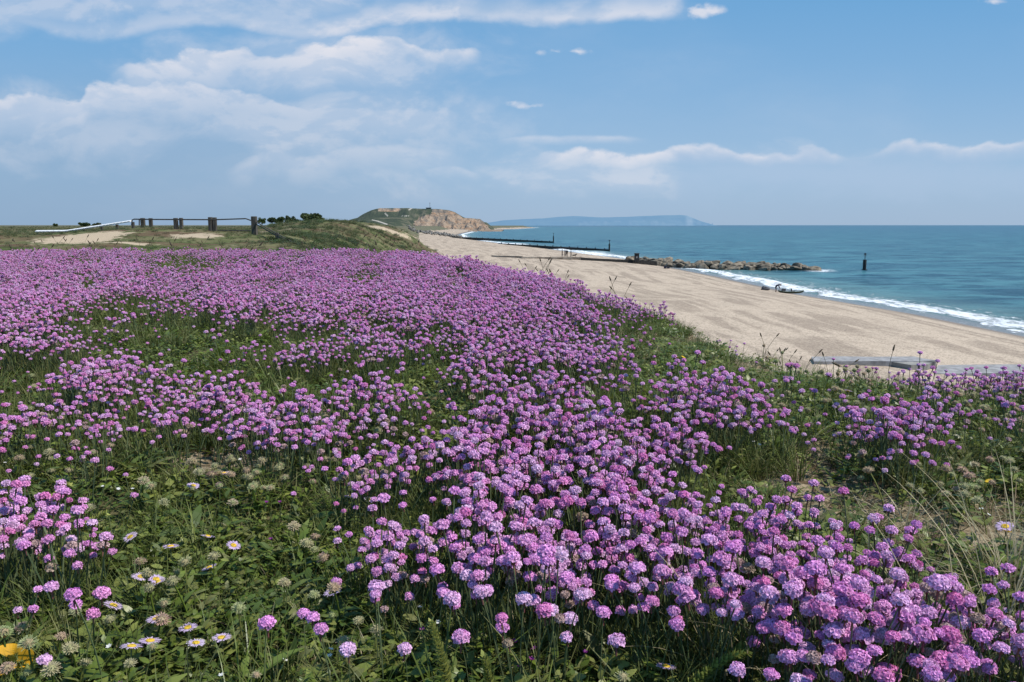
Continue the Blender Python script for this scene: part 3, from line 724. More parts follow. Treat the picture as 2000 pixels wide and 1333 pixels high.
for (px, py, h, s) in ((685, 1255, .11, 1.0), (795, 1272, .09, .9), (512, 1236, .12, 1.05), (920, 1193, .12, .85), (918, 1256, .11, 1.05), (1165, 1262, .10, 1.05), (745, 1175, .14, 1.05),
                    (1175, 1210, .12, 1.0), (1090, 1198, .13, 1.15), (1247, 1162, .14, .9), (640, 1224, .11, .9), (597, 1210, .10, .8), (130, 1130, .15, 1.0), (190, 1148, .16, .95), (150, 1172, .13, 1.0),
                    (8, 1236, .10, 1.0), (125, 1283, .08, .8), (1103, 1218, .12, 1.0), (850, 1166, .13, .85), (1475, 1268, .09, .85), (1640, 1290, .10, 1.0), (1560, 1245, .12, .95), (1725, 1300, .10, 1.1), (1290, 1215, .10, .7)):
    d = ray(px, py); t_ = 1.0
    for _ in range(60):
        p = Vector((0, 0, CZ)) + d * t_; g = float(land(np.array([p.x]), np.array([p.y]))[0][0]) + h; t_ = min(max(t_ + (p.z - g) / max(.05, -d.z) * .5, .3), 20)
    rnd = random.Random(px); k = rnd.randrange(6); st, ca, he = thrift_hi[k]; top = max(v.co.z for v in st.vertices)
    f = h / top; o = empty('thrift_flower', (d.x * t_, d.y * t_, CZ + d.z * t_ - h), rot=(rnd.uniform(-.06, .06), rnd.uniform(-.06, .06), rnd.random() * 6.28)); l, g_ = lab_thrift(px, py); tag(o, l, 'flower', g_)
    a = link('stem', st, o); a.scale = (f, f, f)
    tp = Vector([v.co for v in st.vertices][-1]) ; tipc = sum((v.co for v in list(st.vertices)[-5:]), Vector()) / 5
    for nm, me in (('calyx', ca), ('flower_head', he)):
        b = link(nm, me, o); b.scale = (s, s, s); b.location = tipc * f - tipc * s
def rots(n, tilt=.15): return np.stack([rng.uniform(-tilt, tilt, n), rng.uniform(-tilt, tilt, n), rng.random(n) * 6.283], -1)
n = len(rest); rx, ry, rz_ = tx[rest], ty[rest], tz[rest]
pid = np.where(ry < 4.2, np.where(rng.random(n) < .05, 6, rng.integers(0, 6, n)), 7 + rng.integers(0, 5, n))
hump = fbm(rx * 1.5, ry * 1.5, 2)
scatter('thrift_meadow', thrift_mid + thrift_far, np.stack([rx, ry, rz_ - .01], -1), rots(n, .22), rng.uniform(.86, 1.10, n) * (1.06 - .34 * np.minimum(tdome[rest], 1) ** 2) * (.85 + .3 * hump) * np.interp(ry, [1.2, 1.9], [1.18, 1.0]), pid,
        'mauve carpet of thrift in flower spreading back across the dune top', 'flowers')

# --- spent seed heads
def place_seed():
    n = int(area(.6, 5.5) * 1100); x, y = sample(n, .6, 5.5); z, D, _ = land(x, y)
    px, py = pix(x, y, z + .06); d = grid(px, py, SY, SD) * (py > 660) * on_frame(px, py, 150)
    cl = fbm(x * 5 + 1, y * 5, 3)
    k = (rng.random(n) < np.clip(d * np.clip(1 + (cl - .5) * 5, .05, 1.6), 0, 1) * .85) & (D < .1) & (np.hypot(x, y) > .75)
    return x[k], y[k], z[k]
sx, sy, sz = place_seed(); ppx, ppy = pix(sx, sy, sz + .06); v = on_frame(ppx, ppy, -4)
od = np.argsort(np.where(v, np.hypot(sx, sy), 1e6)); print('seed', len(sx), v.sum())
for i in od[:300]:
    rnd = random.Random(int(i) + 9); o = empty('spent_daisy', (float(sx[i]), float(sy[i]), float(sz[i]) + .012), rot=(rnd.uniform(-.25, .25), rnd.uniform(-.25, .25), rnd.random() * 6), s=rnd.uniform(.75, 1.2))
    if ppx[i] > 1000: tag(o, 'fuzzy pale green seed head in the leafy patch on the right side', 'seed head', 'spent flower heads on the right')
    elif ppy[i] > 1160: tag(o, 'fuzzy greenish pink seed head low in the bottom left foreground', 'seed head', 'spent flower heads at the bottom left')
    else: tag(o, 'fuzzy pale green seed head in the leafy mat left of the pink drift', 'seed head', 'spent flower heads left of the drift')
    a, b = seed_hi[rnd.randrange(5)]; link('stem', a, o); link('seed_head', b, o)
q = od[300:]; n = len(q)
if n: scatter('seed_head_patch', seed_mid, np.stack([sx[q], sy[q], sz[q] + .01], -1), rots(n, .25), rng.uniform(.7, 1.15, n), rng.integers(0, 4, n), 'mass of small fuzzy pale seed heads among the leaves', 'seed heads')

# --- foliage
def ground_pts(dn_list, fn, lim=.25):
    X, Yy = [], []
    for (r0, r1, dn) in dn_list:
        n = int(area(r0, r1) * dn); x, y = sample(n, r0, r1); z, D, _ = land(x, y); px, py = pix(x, y, z + .04)
        d = dens(x, y, z + .14, GY, TD); b = bare_at(px, py) * (y < 8)
        k = (rng.random(n) < fn(x, y, d, b)) & (D < lim + (x < .9) * .8 * (y < 9) * rng.random(n) ** 2) & (y > .3)
        X.append(x[k]); Yy.append(y[k])
    x = np.concatenate(X); y = np.concatenate(Yy); z, D, _ = land(x, y); return x, y, z
LB = ((.5, 1.6, 900), (1.6, 3, 500), (3, 6, 260), (6, 13.5, 130))
x, y, z = ground_pts(LB, lambda x, y, d, b: np.clip(.12 + d * 1.1, 0, 1) * (1 - .85 * b) * np.clip(.3 + 1.4 * fbm(x * 4, y * 4, 2), 0, 1)); n = len(x)
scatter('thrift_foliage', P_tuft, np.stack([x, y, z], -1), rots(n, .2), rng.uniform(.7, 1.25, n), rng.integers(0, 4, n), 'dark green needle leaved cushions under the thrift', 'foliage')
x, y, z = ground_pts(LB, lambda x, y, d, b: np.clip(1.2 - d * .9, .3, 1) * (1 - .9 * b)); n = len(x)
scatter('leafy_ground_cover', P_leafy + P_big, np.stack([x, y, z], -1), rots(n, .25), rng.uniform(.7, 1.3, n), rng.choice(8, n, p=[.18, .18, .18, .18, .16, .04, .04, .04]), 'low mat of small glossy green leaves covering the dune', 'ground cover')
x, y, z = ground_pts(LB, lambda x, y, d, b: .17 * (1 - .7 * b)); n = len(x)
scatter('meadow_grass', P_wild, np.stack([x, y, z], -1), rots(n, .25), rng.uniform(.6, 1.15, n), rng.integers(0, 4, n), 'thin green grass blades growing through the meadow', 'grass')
x, y, z = ground_pts(LB, lambda x, y, d, b: np.clip(.12 + .6 * b + .35 * (fbm(x * 2, y * 2, 3) > .58), 0, 1)); n = len(x)
scatter('dry_litter', P_dry, np.stack([x, y, z], -1), rots(n, .3), rng.uniform(.6, 1.2, n), rng.integers(0, 4, n), 'brown and straw coloured dead stems matted on bare ground', 'litter')

# --- marram and scrub on the dunes behind
P_mar = [proto('marram_clump', tuft(70, .35, .75, .012, .7, .8, 600 + i, None, .18), [M['marram']]) for i in range(4)]
P_scr = []
for i in range(3): P_scr.append(proto('scrub_clump', leafy(150, .10, 620 + i, .40, .45, .6), [M['scrub']]))
def far_pts(dn_list, fn, ang=40):
    X, Yy = [], []
    for (r0, r1, N_) in dn_list:
        x, y = sample(N_, r0, r1, ang); k = rng.random(N_) < fn(x, y); X.append(x[k]); Yy.append(y[k])
    x = np.concatenate(X); y = np.concatenate(Yy); z, D, dm = land(x, y)
    pk = dm & (D < 12); sb = np.zeros(len(x))
    for (sx_, sy_, a, b_, k) in ((-18.6, 35, 1.7, 4.0, .9), (-15.2, 31.5, 2.0, .9, .7), (-14.6, 37, 1.7, 2.5, .7), (-11.0, 31, 1.2, .9, .5)):
        sb = np.maximum(sb, k * np.exp(-((x - sx_) / a) ** 2 - ((y - sy_) / b_) ** 2))
    sb = np.maximum(sb, np.clip((fbm(x / 9, y / 16, 3) - .56) * 3.5, 0, .8) * np.clip((D + 26) / 20, 0, 1) * (y > 45))
    pk &= rng.random(len(x)) > sb * 1.6
    return x[pk], y[pk], z[pk]
x, y, z = far_pts(((10.5, 25, 3000), (25, 60, 9000), (60, 150, 12000), (150, 420, 14000)), lambda x, y: np.clip(fbm(x / 6, y / 9, 3) * 2.6 - .75, .05, 1)); n = len(x)
s = np.interp(y, [10, 25, 60, 200, 420], [.25, .40, .8, 1.1, 1.4]) * np.where(x / y < -.3, .6, 1) * rng.uniform(.7, 1.2, n)
scatter('marram_grass', P_mar, np.stack([x, y, z - .03], -1), rots(n, .2), s, rng.integers(0, 4, n), 'pale olive marram grass covering the dunes behind the meadow', 'grass')
x, y, z = far_pts(((10.5, 25, 5000), (25, 60, 9000), (60, 150, 8000), (150, 500, 9000)), lambda x, y: np.clip((1 - fbm(x / 6, y / 9, 3)) * 2.6 - .95, 0, 1)); n = len(x)
s = np.interp(y, [10, 25, 60, 200, 500], [.22, .4, .9, 1.5, 2.2]) * np.where(x / y < -.3, .55, 1) * rng.uniform(.6, 1.2, n)
scatter('dune_scrub', P_scr, np.stack([x, y, z - .03], -1), rots(n, .2), s, rng.integers(0, 3, n), 'low dark green scrub between the marram on the dunes', 'scrub')

# ------------------------------------------------------------------ near individual plants
def ground(x, y):
    z, D, _ = land(np.array([float(x)]), np.array([float(y)])); return float(z[0])
def head_to_ground(px, py, h):
    """ground spot under a flower whose head (height h) is seen at px, py"""
    d = ray(px, py); t = 1.0
    for _ in range(60):
        p = Vector((0, 0, CZ)) + d * t; g = ground(p.x, p.y) + h
        t += (p.z - g) / max(.05, -d.z) * .5
        t = min(max(t, .3), 40)
    return Vector((d.x * t, d.y * t, CZ + d.z * t - h))
# seaside daisies
def daisy_meshes(seed):
    rnd = random.Random(seed); H = .07; st = MB(); st.tube([(0, 0, 0), (.003, 0, H * .5), (0, 0, H)], .0014, 5, 0, 1.0, False)
    ry_ = MB(); n = 58
    for k in range(n):
        a = 6.283 * k / n + rnd.uniform(-.04, .04); e = Vector((math.cos(a), math.sin(a), 0)); q = Vector((-e.y, e.x, 0)); L = rnd.uniform(.0155, .019); u0 = rnd.uniform(-.02, .25)
        c = Vector((0, 0, H + .002)); w = .0009
        a1 = c + e * .0062; a2 = c + e * L * .7 + Vector((0, 0, u0 * .008)); a3 = c + e * L + Vector((0, 0, u0 * .012 - .001))
        ry_.add([a1 - q * w * .7, a1 + q * w * .7, a2 + q * w * 1.1, a2 - q * w * 1.1, a3 + q * w * .6, a3 - q * w * .6], [(0, 1, 2, 3), (3, 2, 4, 5)], 0, [.9, .9, 1.1, 1.1, 1.2, 1.2])
    dc = MB(); nn = 12; P = []
    for (zz, rr) in ((-.004, .004), (0.0, .0076), (.0022, .0070), (.0034, .004), (.0028, .001)):
        for j in range(nn): P.append((math.cos(6.283 * j / nn) * rr, math.sin(6.283 * j / nn) * rr, H + .0015 + zz))
    dc.add(P, [(a * nn + j, a * nn + (j + 1) % nn, (a + 1) * nn + (j + 1) % nn, (a + 1) * nn + j) for a in range(4) for j in range(nn)] + [tuple(range(4 * nn, 5 * nn))])
    for d in fib_dirs(60, .3, seed): dc.box((d.x * .0062, d.y * .0062, H + .002 + d.z * .003), (.0009, .0009, .0012))
    return st.mesh('stem', [M['stem']]), ry_.mesh('ray_petals', [M['ray']]), dc.mesh('yellow_disc', [M['disc']])
DM = [daisy_meshes(i) for i in range(4)]
DL = [(367, 935), (390, 1038), (439, 1043), (328, 1061), (426, 1092), (260, 1121), (287, 1114), (325, 1118), (188, 1174), (312, 1202), (370, 1209), (429, 1235), (372, 1241), (279, 1250),
      (240, 1264), (276, 1023), (437, 916), (990, 929), (678, 960), (710, 966), (905, 965), (1300, 1296), (1975, 1015), (1840, 747), (1930, 721), (1652, 755), (1910, 754), (1990, 716), (1965, 733), (980, 905), (660, 1147)]
def lab_daisy(px, py, i):
    if px < 470 and py > 1160: return 'lilac rayed daisy with yellow centre, low in the bottom left foreground', 'daisies at the bottom left'
    if px < 470: return 'lilac rayed daisy with yellow centre beside the left thrift clump', 'daisies beside the left clump'
    if (px, py) == (1300, 1296): return 'lone lilac daisy at the bottom edge under the pink drift', None
    if (px, py) == (1975, 1015): return 'lone pale daisy head at the right edge over dry ground', None
    if px > 1500: return 'small lilac daisy in the green patch in front of the beach at right', 'daisies in the right patch'
    return 'pale lilac daisy among the leaves left of the main drift', 'daisies behind the drift'
for i, (px, py) in enumerate(DL):
    g = head_to_ground(px, py, .064); rnd = random.Random(i)
    o = empty('seaside_daisy', g, rot=(rnd.uniform(-.28, .2), rnd.uniform(-.4, .4), rnd.random() * .6), s=rnd.uniform(.68, .82))
    l, gr = lab_daisy(px, py, i); tag(o, l, 'daisy', gr)
    a, b, c = DM[i % 4]; link('stem', a, o); link('ray_petals', b, o); link('yellow_disc', c, o)

# plantain stalks
def plantain(H, seed, hl=.028, hr=.0042):
    rnd = random.Random(seed); lean = rnd.uniform(-.09, .09) * H / .2; pts = [Vector((lean * t * t, lean * .3 * t * t, H * t)) for t in (0, .3, .6, .85, 1)]
    a = MB(); a.tube(pts, .0012, 4, 0, 1.0, False)
    d = (pts[-1] - pts[-2]).normalized(); b = MB(); q = [pts[-1] + d * hl * t for t in (-.05, .15, .5, .85, 1.05)]
    b.tube(q, [hr * .5, hr, hr * .95, hr * .6, hr * .15], 6, 0, 1.0)
    for k in range(50):
        t = rnd.random() * .95; an = rnd.random() * 6.28; e = Vector((math.cos(an), math.sin(an), .25)); p = pts[-1] + d * hl * t
        w = Vector((-e.y, e.x, 0)) * .0006; rr = hr * (1.25 if t < .7 else .9)
        b.add([p + e * hr * .6 - w, p + e * hr * .6 + w, p + e * rr * 1.25], [(0, 1, 2)], 0, 1.5)
    return a.mesh('stem', [M['pstem']]), b.mesh('seed_spike', [M['plantain']])
PLM = [plantain(.2, i) for i in range(5)]
def put_plantain(px_base, Y, H, lean, label, group=None, hs=1.0):
    x = (px_base - 1000) / F * Y * 1.0 / 1.0; g = ground(x, Y); s = H / .2
    o = empty('plantain_stalk', (x, Y, g), rot=(0, lean, 0)); o.scale = (s, s, s)
    a, b = PLM[random.randrange(5)]; link('stem', a, o); hd = link('seed_spike', b, o)
    tag(o, label, 'plantain', group); return o
for k in range(18):
    put_plantain(random.uniform(1030, 1100), random.uniform(6.6, 7.3), random.uniform(.16, .27), random.uniform(-.15, .15), 'brown plantain stalk in the tall bunch rising above the pink crest', 'plantain bunch on the crest')
for px_ in (1186, 1205, 1213, 1226, 1239): put_plantain(px_, 5.35, random.uniform(.17, .24), random.uniform(-.2, .05), 'short dark plantain stalk on the green shoulder against the sand', 'plantains on the green shoulder')
for k in range(16): put_plantain(random.uniform(1490, 1590), random.uniform(3.15, 3.35), random.uniform(.10, .16), random.uniform(-.1, .15), 'dark upright plantain spike on the dune lip above the sand', 'plantains on the dune lip')
put_plantain(1628, 2.95, .13, .12, 'curved plantain stalk left of the grey slab, lower of its pair')
put_plantain(1632, 2.95, .135, .35, 'plantain stalk with its head bent right, left of the grey slab')
put_plantain(1738, 2.6, .19, -.6, 'tall plantain stalk leaning left in front of the grey slab')
put_plantain(1755, 2.6, .15, -.35, 'shorter plantain stalk leaning slightly left in front of the grey slab')
for k in range(90):
    Y = random.uniform(6, 10.5); px_ = random.uniform(0, 900)
    put_plantain(px_, Y, random.uniform(.18, .27), random.uniform(-.12, .12), 'thin brown plantain stalk standing over the far thrift', 'plantain stalks in the far meadow')

# tall sheath-leaved spurge spikes at the bottom
def spurge(L, seed, curve):
    rnd = random.Random(seed); pts = []; p = Vector((0, 0, 0)); a = 0
    for k in range(14): pts.append(p.copy()); p = p + Vector((math.sin(a), 0, math.cos(a))) * L / 13; a += curve / 13
    st = MB(); st.tube(pts, [.0022 * (1 - .6 * i / 13) for i in range(14)], 5, 0, .9)
    lf = MB(); N_ = int(L * 1500)
    for k in range(N_):
        t = (k / N_) ** .9 * 12.99; i = int(t); f = t - i; q = pts[i].lerp(pts[i + 1], f); an = k * 2.4; ax = (pts[i + 1] - pts[i]).normalized(); u, w = frame(ax)
        e = (u * math.cos(an) + w * math.sin(an) + ax * rnd.uniform(.5, 1.0)).normalized(); l = .016 * (1 - .5 * t / 13) * rnd.uniform(.7, 1.2)
        lf.blade(q, e, l, l * .55, -.2, 2, 0, shape='leaf', sh=(.8, 1.2), side=ax.cross(e).normalized())
    return st.mesh('stem', [M['stem']]), lf.mesh('leaf_spike', [M['spurge']])
for (px, py, h, cv, L, rz, lab) in ((885, 1215, .17, .35, .17, 2.9, 'tall yellow green leafy spike at the bottom centre, larger of the two'), (965, 1290, .09, -.3, .10, .4, 'short yellow green leafy spike right of the tall one at the bottom'),
                                (1330, 1258, .12, 1.5, .15, .1, 'yellow green spike arching right at the bottom under the pink drift'), (1385, 1240, .10, 1.9, .15, .2, 'yellow green spike bent flat beside the arching one'),
                                (55, 985, .10, 1.1, .16, .1, 'yellow green spike slanting across the left edge above the clump'), (95, 1062, .10, 1.2, .18, .2, 'yellow green spike slanting under the left thrift clump')):
    g = head_to_ground(px, py, h); g.z = ground(g.x, g.y); a, b = spurge(L, int(px), cv); o = empty('spurge_spike', g, rz); tag(o, lab, 'plant'); link('stem', a, o); link('leaf_spike', b, o)
# broad blades and the yellow leaf
def broad_leaf(px, py, L, w, az, el, label, mat='leaf', bend=.7):
    g = head_to_ground(px, py, .05); g.z = ground(g.x, g.y) + .02; mb = MB()
    for sgn in (-1, 1):
        d = Vector((math.cos(az) * math.cos(el), math.sin(az) * math.cos(el), math.sin(el))); p = Vector((0, 0, 0)); P = []; sd = Vector((-math.sin(az), math.cos(az), 0)); seg = 9
        for i in range(seg + 1):
            t = i / seg; ww = w * math.sin(math.pi * min(1, .04 + t * .95)) ** .8
            P += [p.copy(), p + sd * sgn * ww / 2 + Vector((0, 0, ww * .22))]; d = (d + Vector((0, 0, -bend / seg))).normalized(); p = p + d * L / seg
        mb.add(P, [(2 * i, 2 * i + 1, 2 * i + 3, 2 * i + 2) for i in range(seg)], 0, [1.0, 1.15] * (seg + 1))
    o = mb.build('broad_leaf', M[mat], None, True); o.location = g; tag(o, label, 'leaf')
broad_leaf(455, 1325, .12, .017, .9, .55, 'long folded green leaf slanting up beside the lone thrift at the bottom')
broad_leaf(215, 1240, .09, .016, .5, .4, 'green lance leaf between the daisies at the bottom left')
broad_leaf(1365, 1180, .08, .012, 2.2, .9, 'thin dark green leaf under the pink drift')
def maple(label, px, py):
    g = head_to_ground(px, py, .04); n = 30; P = [(0, 0, 0)]; lob = []
    for k in range(n + 1):
        a = -2.5 + 5.0 * k / n; r = .026 * (.62 + .38 * abs(math.cos(a * 1.5)) ** .8) * (1.0 - .12 * abs(a) / 2.5); P.append((r * math.cos(a) * 1.15, r * math.sin(a), .006 * math.sin(a * 3) + .004))
    mb = MB(); mb.add(P, [(0, k, k + 1) for k in range(1, n + 1)], 0, [.8] + [1.1] * (n + 1)); mb.blade((0, 0, 0), (-1, .1, 0), .03, .0022, .3, 3, 0)
    o = mb.build('yellow_leaf', M['yleaf']); o.location = g + Vector((0, 0, .04)); o.rotation_euler = (.75, -.1, .2); tag(o, label, 'leaf')
maple('bright yellow lobed leaf at the bottom left corner', 22, 1288)
# small flowers between
def small_flower(px, py, kind, i):
    g = head_to_ground(px, py, .05); mb = MB(); mb.tube([(0, 0, 0), (0, 0, .05)], .0007, 3, 1, 1, False); rr = {'white': .0045, 'magenta': .006, 'yellow': .009}[kind]
    for k in range(6 if kind != 'yellow' else 14):
        a = 6.28 * k / (6 if kind != 'yellow' else 14); mb.blade((0, 0, .05), (math.cos(a), math.sin(a), .45 if kind != 'magenta' else 1.2), rr, rr * .7, .1, 2, 0, shape='leaf', sh=(.9, 1.1))
    o = mb.build({'white': 'white_flower', 'magenta': 'purple_flower', 'yellow': 'yellow_flower'}[kind], [M[kind], M['stem']]); o.location = g; o.rotation_euler = (random.uniform(0, .5), 0, random.random() * 6)
    if kind == 'white': tag(o, 'tiny white flower among the green leaves', 'flower', 'tiny white flowers')
    if kind == 'magenta': tag(o, 'tiny dark purple flower low among grass stems', 'flower', 'tiny dark purple flowers')
    if kind == 'yellow': tag(o, 'small yellow flower in the scrubby green on the right', 'flower', 'small yellow flowers')
k = 0
for (px, py) in ((232, 1246), (523, 1290), (438, 1316), (853, 1200), (625, 1273), (640, 1165), (203, 949), (251, 956), (224, 945), (1903, 997), (1925, 993), (1850, 1030), (820, 1187), (655, 1275), (5, 905), (1475, 860), (1480, 862), (470, 890)): small_flower(px, py, 'white', k)
for (px, py) in ((824, 1232), (973, 1248), (1064, 1256), (1026, 1290), (1035, 1313), (535, 1056), (512, 983), (547, 983), (220, 918), (246, 1312), (713, 952), (856, 953), (1128, 1275)): small_flower(px, py, 'magenta', k)
for (px, py) in ((1722, 749), (1322, 695), (1325, 698), (1952, 938), (1955, 1040), (1318, 699)): small_flower(px, py, 'yellow', k)
# dry grass tufts at the right and bottom right
for i, (px, py, L0, L1, nb) in enumerate(((1990, 1130, .12, .26, 36), (1960, 1260, .14, .28, 40), (1860, 1330, .12, .25, 36), (1700, 1340, .12, .26, 34), (1560, 1320, .10, .22, 30), (1440, 1290, .10, .22, 26),
                                      (1998, 1180, .10, .2, 16), (1650, 960, .04, .07, 16), (1560, 850, .10, .16, 30), (1950, 1110, .06, .14, 18), (1500, 900, .08, .16, 26), (1770, 1000, .05, .1, 20), (1450, 840, .08, .14, 30), (450, 840, .05, .10, 24), (480, 825, .05, .12, 22))):
    g = head_to_ground(min(px, 1995), min(py, 1345), .03); g.z = ground(g.x, g.y); green = i in (8, 10, 12, 13, 14)
    o = tuft(int(nb * 1.3), L0 * (1.0 if i in (8, 10, 12, 13, 14) else 1.2), L1 * (1.0 if i in (8, 10, 12, 13, 14) else 1.2), .0022, 1.0, 1.1, 700 + i, None, .035, seg=7).build('grass_tuft', M['grass'] if green else M['dry']); o.location = g
    if green: tag(o, 'dark green grass tuft standing in the thrift', 'grass tuft', 'green grass tufts')
    else: tag(o, 'straw coloured grass tuft with long arching blades on the right', 'grass tuft', 'dry grass tufts')

# ------------------------------------------------------------------ fence, rails, boardwalk
def post(mb, x, y, zb, zt, w): mb.box((x, y, (zb + zt) / 2), (w, w, zt - zb), bev=.012)
fence = empty('post_and_rail_barrier', (-17.5, 40, ground(-17.5, 40))); fb = fence.location
tag(fence, 'timber posts in pairs joined by a dark steel rail behind the meadow', 'fence')
def lp(v): return Vector(v) - fb
PP = [(278.5, 426.2, 443, 7), (294, 426.5, 443, 6), (343, 426.2, 444, 7), (353.5, 426, 445, 6), (410.5, 424.5, 451, 7), (419, 425, 450, 6.5)]
for (px, yt, yb, w) in PP:
    a = at_y(px, yt, 41); mb = MB(); gz = min(at_y(px, yb, 41).z, ground(a.x, 41)) - .2; q = lp((a.x, 41, 0)); post(mb, q.x, q.y, gz - fb.z, a.z - fb.z, w / F * 41); mb.build('post', M['wood'], fence)
a = at_y(496, 423, 40); mb = MB(); q = lp((a.x, 40, 0)); post(mb, q.x, q.y, ground(a.x, 40) - .25 - fb.z, a.z - fb.z, 9.5 / F * 40); mb.build('post', M['wood'], fence)
mb = MB(); mb.tube([lp(at_y(px, py, 40.7)) for (px, py) in ((257, 441), (258, 430), (262, 428.5), (300, 429), (420, 429.5), (480, 427.5), (490, 431))], .032, 6); mb.build('top_rail', M['metal'], fence)
mb = MB(); mb.tube([lp(at_y(px, py, 40.7)) for (px, py) in ((272, 441), (272, 429))], .03, 6); mb.build('rail_upright', M['metal'], fence)
mb = MB(); mb.tube([lp(at_y(px, py, 40.7)) for (px, py) in ((425, 450.5), (490, 451))], .028, 6); mb.build('lower_rail', M['metal'], fence)
hr = empty('stair_handrail', at_y(541, 480, 36)); hb = hr.location.copy(); tag(hr, 'sloping double handrail going down to the beach from the tallest post', 'handrail')
def post_px(px, yt, w, Y, nm, par, base, mat='wood'):
    a = at_y(px, yt, Y); mb = MB(); gz = ground(a.x, Y) - .3; mb.box(Vector((a.x, Y, (gz + a.z) / 2)) - base, (w / F * Y, w / F * Y, a.z - gz), bev=.012); mb.build(nm, M[mat], par)
post_px(541, 455, 6, 36, 'post', hr, hb)
for off in (0, 4.2):
    mb = MB(); mb.tube([at_y(500, 434 + off, 40) - hb, at_y(541, 457 + off, 36.2) - hb, at_y(590, 483 + off, 32.5) - hb], .028, 6); mb.build('rail', M['wood'], hr)
# bleached boardwalk edge climbing to the barrier
bw = empty('boardwalk', at_y(180, 447, 43)); bb = bw.location.copy(); tag(bw, 'bleached pale boardwalk rising left of the barrier', 'boardwalk')
pts = [at_y(70, 452, 46), at_y(128, 451.5, 45), at_y(195, 441.5, 43.5), at_y(256, 432, 42)]
mb = MB()
for a, b in zip(pts[:-1], pts[1:]):
    n_ = int((b - a).length / .30)
    for k in range(n_):
        p = a.lerp(b, (k + .5) / n_); d = (b - a).normalized(); yv = Vector((0, 0, 1)).cross(d).normalized(); zv = d.cross(yv); rot = Matrix((d, yv, zv)).transposed() @ Matrix.Rotation(.45, 3, 'X'); mb.box(p - bb, (.29, .15, .06), rot=rot)
mb.build('planks', M['pale'], bw)
for t in np.linspace(0, 1, 7):
    i = min(2, int(t * 3)); p = pts[i].lerp(pts[i + 1], t * 3 - i); mb = MB(); mb.box(p - bb + Vector((0, .2, -.4)), (.12, .12, .7)); mb.build('support', M['wood'], bw)

# distant dark trees and bushes
def tree(px, py_top, py_base, Y, wpx, seed, label, group=None):
    rnd = random.Random(seed); H = (py_base - py_top) / F * Y; W = wpx / F * Y; b = at_y(px, py_base, Y); o = empty('tree', (b.x, Y, b.z)); tag(o, label, 'tree', group)
    mb = MB(); mb.tube([(0, 0, -3), (0, 0, H * .35), (W * .04, 0, H * .6)], [W * .05, W * .035, W * .02], 6)
    for k in range(4): a = rnd.random() * 6.28; mb.tube([(0, 0, H * .3), (math.cos(a) * W * .25, math.sin(a) * W * .25, H * .65)], [W * .02, W * .008], 5)
    mb.build('trunk', M['wood'], o)
    cr = MB()
    lob = [(rnd.uniform(-.36, .36) * W, rnd.uniform(-.3, .3) * W, H * rnd.uniform(.22, .74), W * rnd.uniform(.15, .22)) for _ in range(13)]
    for k in range(1500):
        cx, cy, cz, r = rnd.choice(lob); d = Vector((rnd.gauss(0, 1), rnd.gauss(0, 1), rnd.gauss(0, 1))).normalized() * r * rnd.random() ** .35
        c = Vector((cx, cy, min(cz + d.z * .9, H))) + Vector((d.x, d.y, 0)); s = W * .06 * rnd.uniform(.6, 1.3); u = Vector((rnd.gauss(0, 1), rnd.gauss(0, 1), rnd.gauss(0, 1))).normalized(); w, q = frame(u)
        cr.add([c - w * s, c + q * s * .6, c + w * s, c - q * s * .6], [(0, 1, 2, 3)], 0, rnd.uniform(.6, 1.2))
    cr.build('crown', M['scrub'], o)
tree(610, 418, 434, 650, 42, 1, 'largest rounded dark tree on the skyline left of the headland')
for i, (px, t_, w) in enumerate(((512, 426, 16), (532, 424.5, 18), (548, 423.5, 20), (571, 422.5, 26), (110, 437, 10), (165, 436, 18), (188, 436.5, 14))):
    tree(px, t_ - 1, 438 if px > 400 else 443, 600, w, 5 + i, 'dark low tree on the skyline just right of the tall post' if px > 400 else 'small dark bush on the skyline at the far left', 'skyline trees right of the barrier' if px > 400 else 'skyline bushes at the far left')

# ------------------------------------------------------------------ slabs, walls, groynes, boulders
def slab(name, pts, zt, th, label, cat='slab', mats=None):
    """flat slab with plan outline pts (world xy)"""
    n_ = len(pts); V = [(x, y, zt) for x, y in pts] + [(x, y, zt - th) for x, y in pts]
    mb = MB(); mb.add(V, [tuple(range(n_)), tuple(range(2 * n_ - 1, n_ - 1, -1))] + [(i, i + n_, (i + 1) % n_ + n_, (i + 1) % n_) for i in range(n_)])
    nrm = mb.mesh(name, [mats or M['slab']]); o = link(name, nrm); tag(o, label, cat); return o
def xy(px, py, z): p = on_z(px, py, z); return (p.x, p.y)
def sand_level(px, py):
    z = 2.0
    for _ in range(8): p = on_z(px, py, z); z = ground(p.x, p.y)
    return z
z1 = sand_level(1700, 703) + .30
slab('concrete_slab', [xy(1585, 697, z1), xy(1640, 696.3, z1), xy(1700, 697.2, z1), xy(1786, 696.5, z1), xy(1800, 700, z1), xy(1828, 704, z1), xy(1790, 706.5, z1), xy(1700, 705.5, z1), xy(1590, 706.5, z1)][::-1], z1, .5, 'grey weathered concrete slab half buried in the sand, left one with dark shade under its broken end', 'slab')
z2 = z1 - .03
o = slab('slab_end_shade', [xy(1742, 707.2, z2), xy(1792, 707.5, z2), xy(1829, 704.8, z2), xy(1812, 712, z2), xy(1780, 713.5, z2)][::-1], z2, .5, 'dark concrete piece standing for the shade under the right end of the left slab', 'shade piece', M['rock2'])  # dark piece added to stand for the shade under the slab end
z1 = sand_level(1900, 716) + .25
slab('concrete_slab', [xy(1832, 713.5, z1), xy(1945, 712, z1), xy(2120, 712, z1), xy(2120, 728, z1), xy(1825, 730, z1)][::-1], z1, .5, 'grey concrete slab running out at the right edge behind the flowers', 'slab')
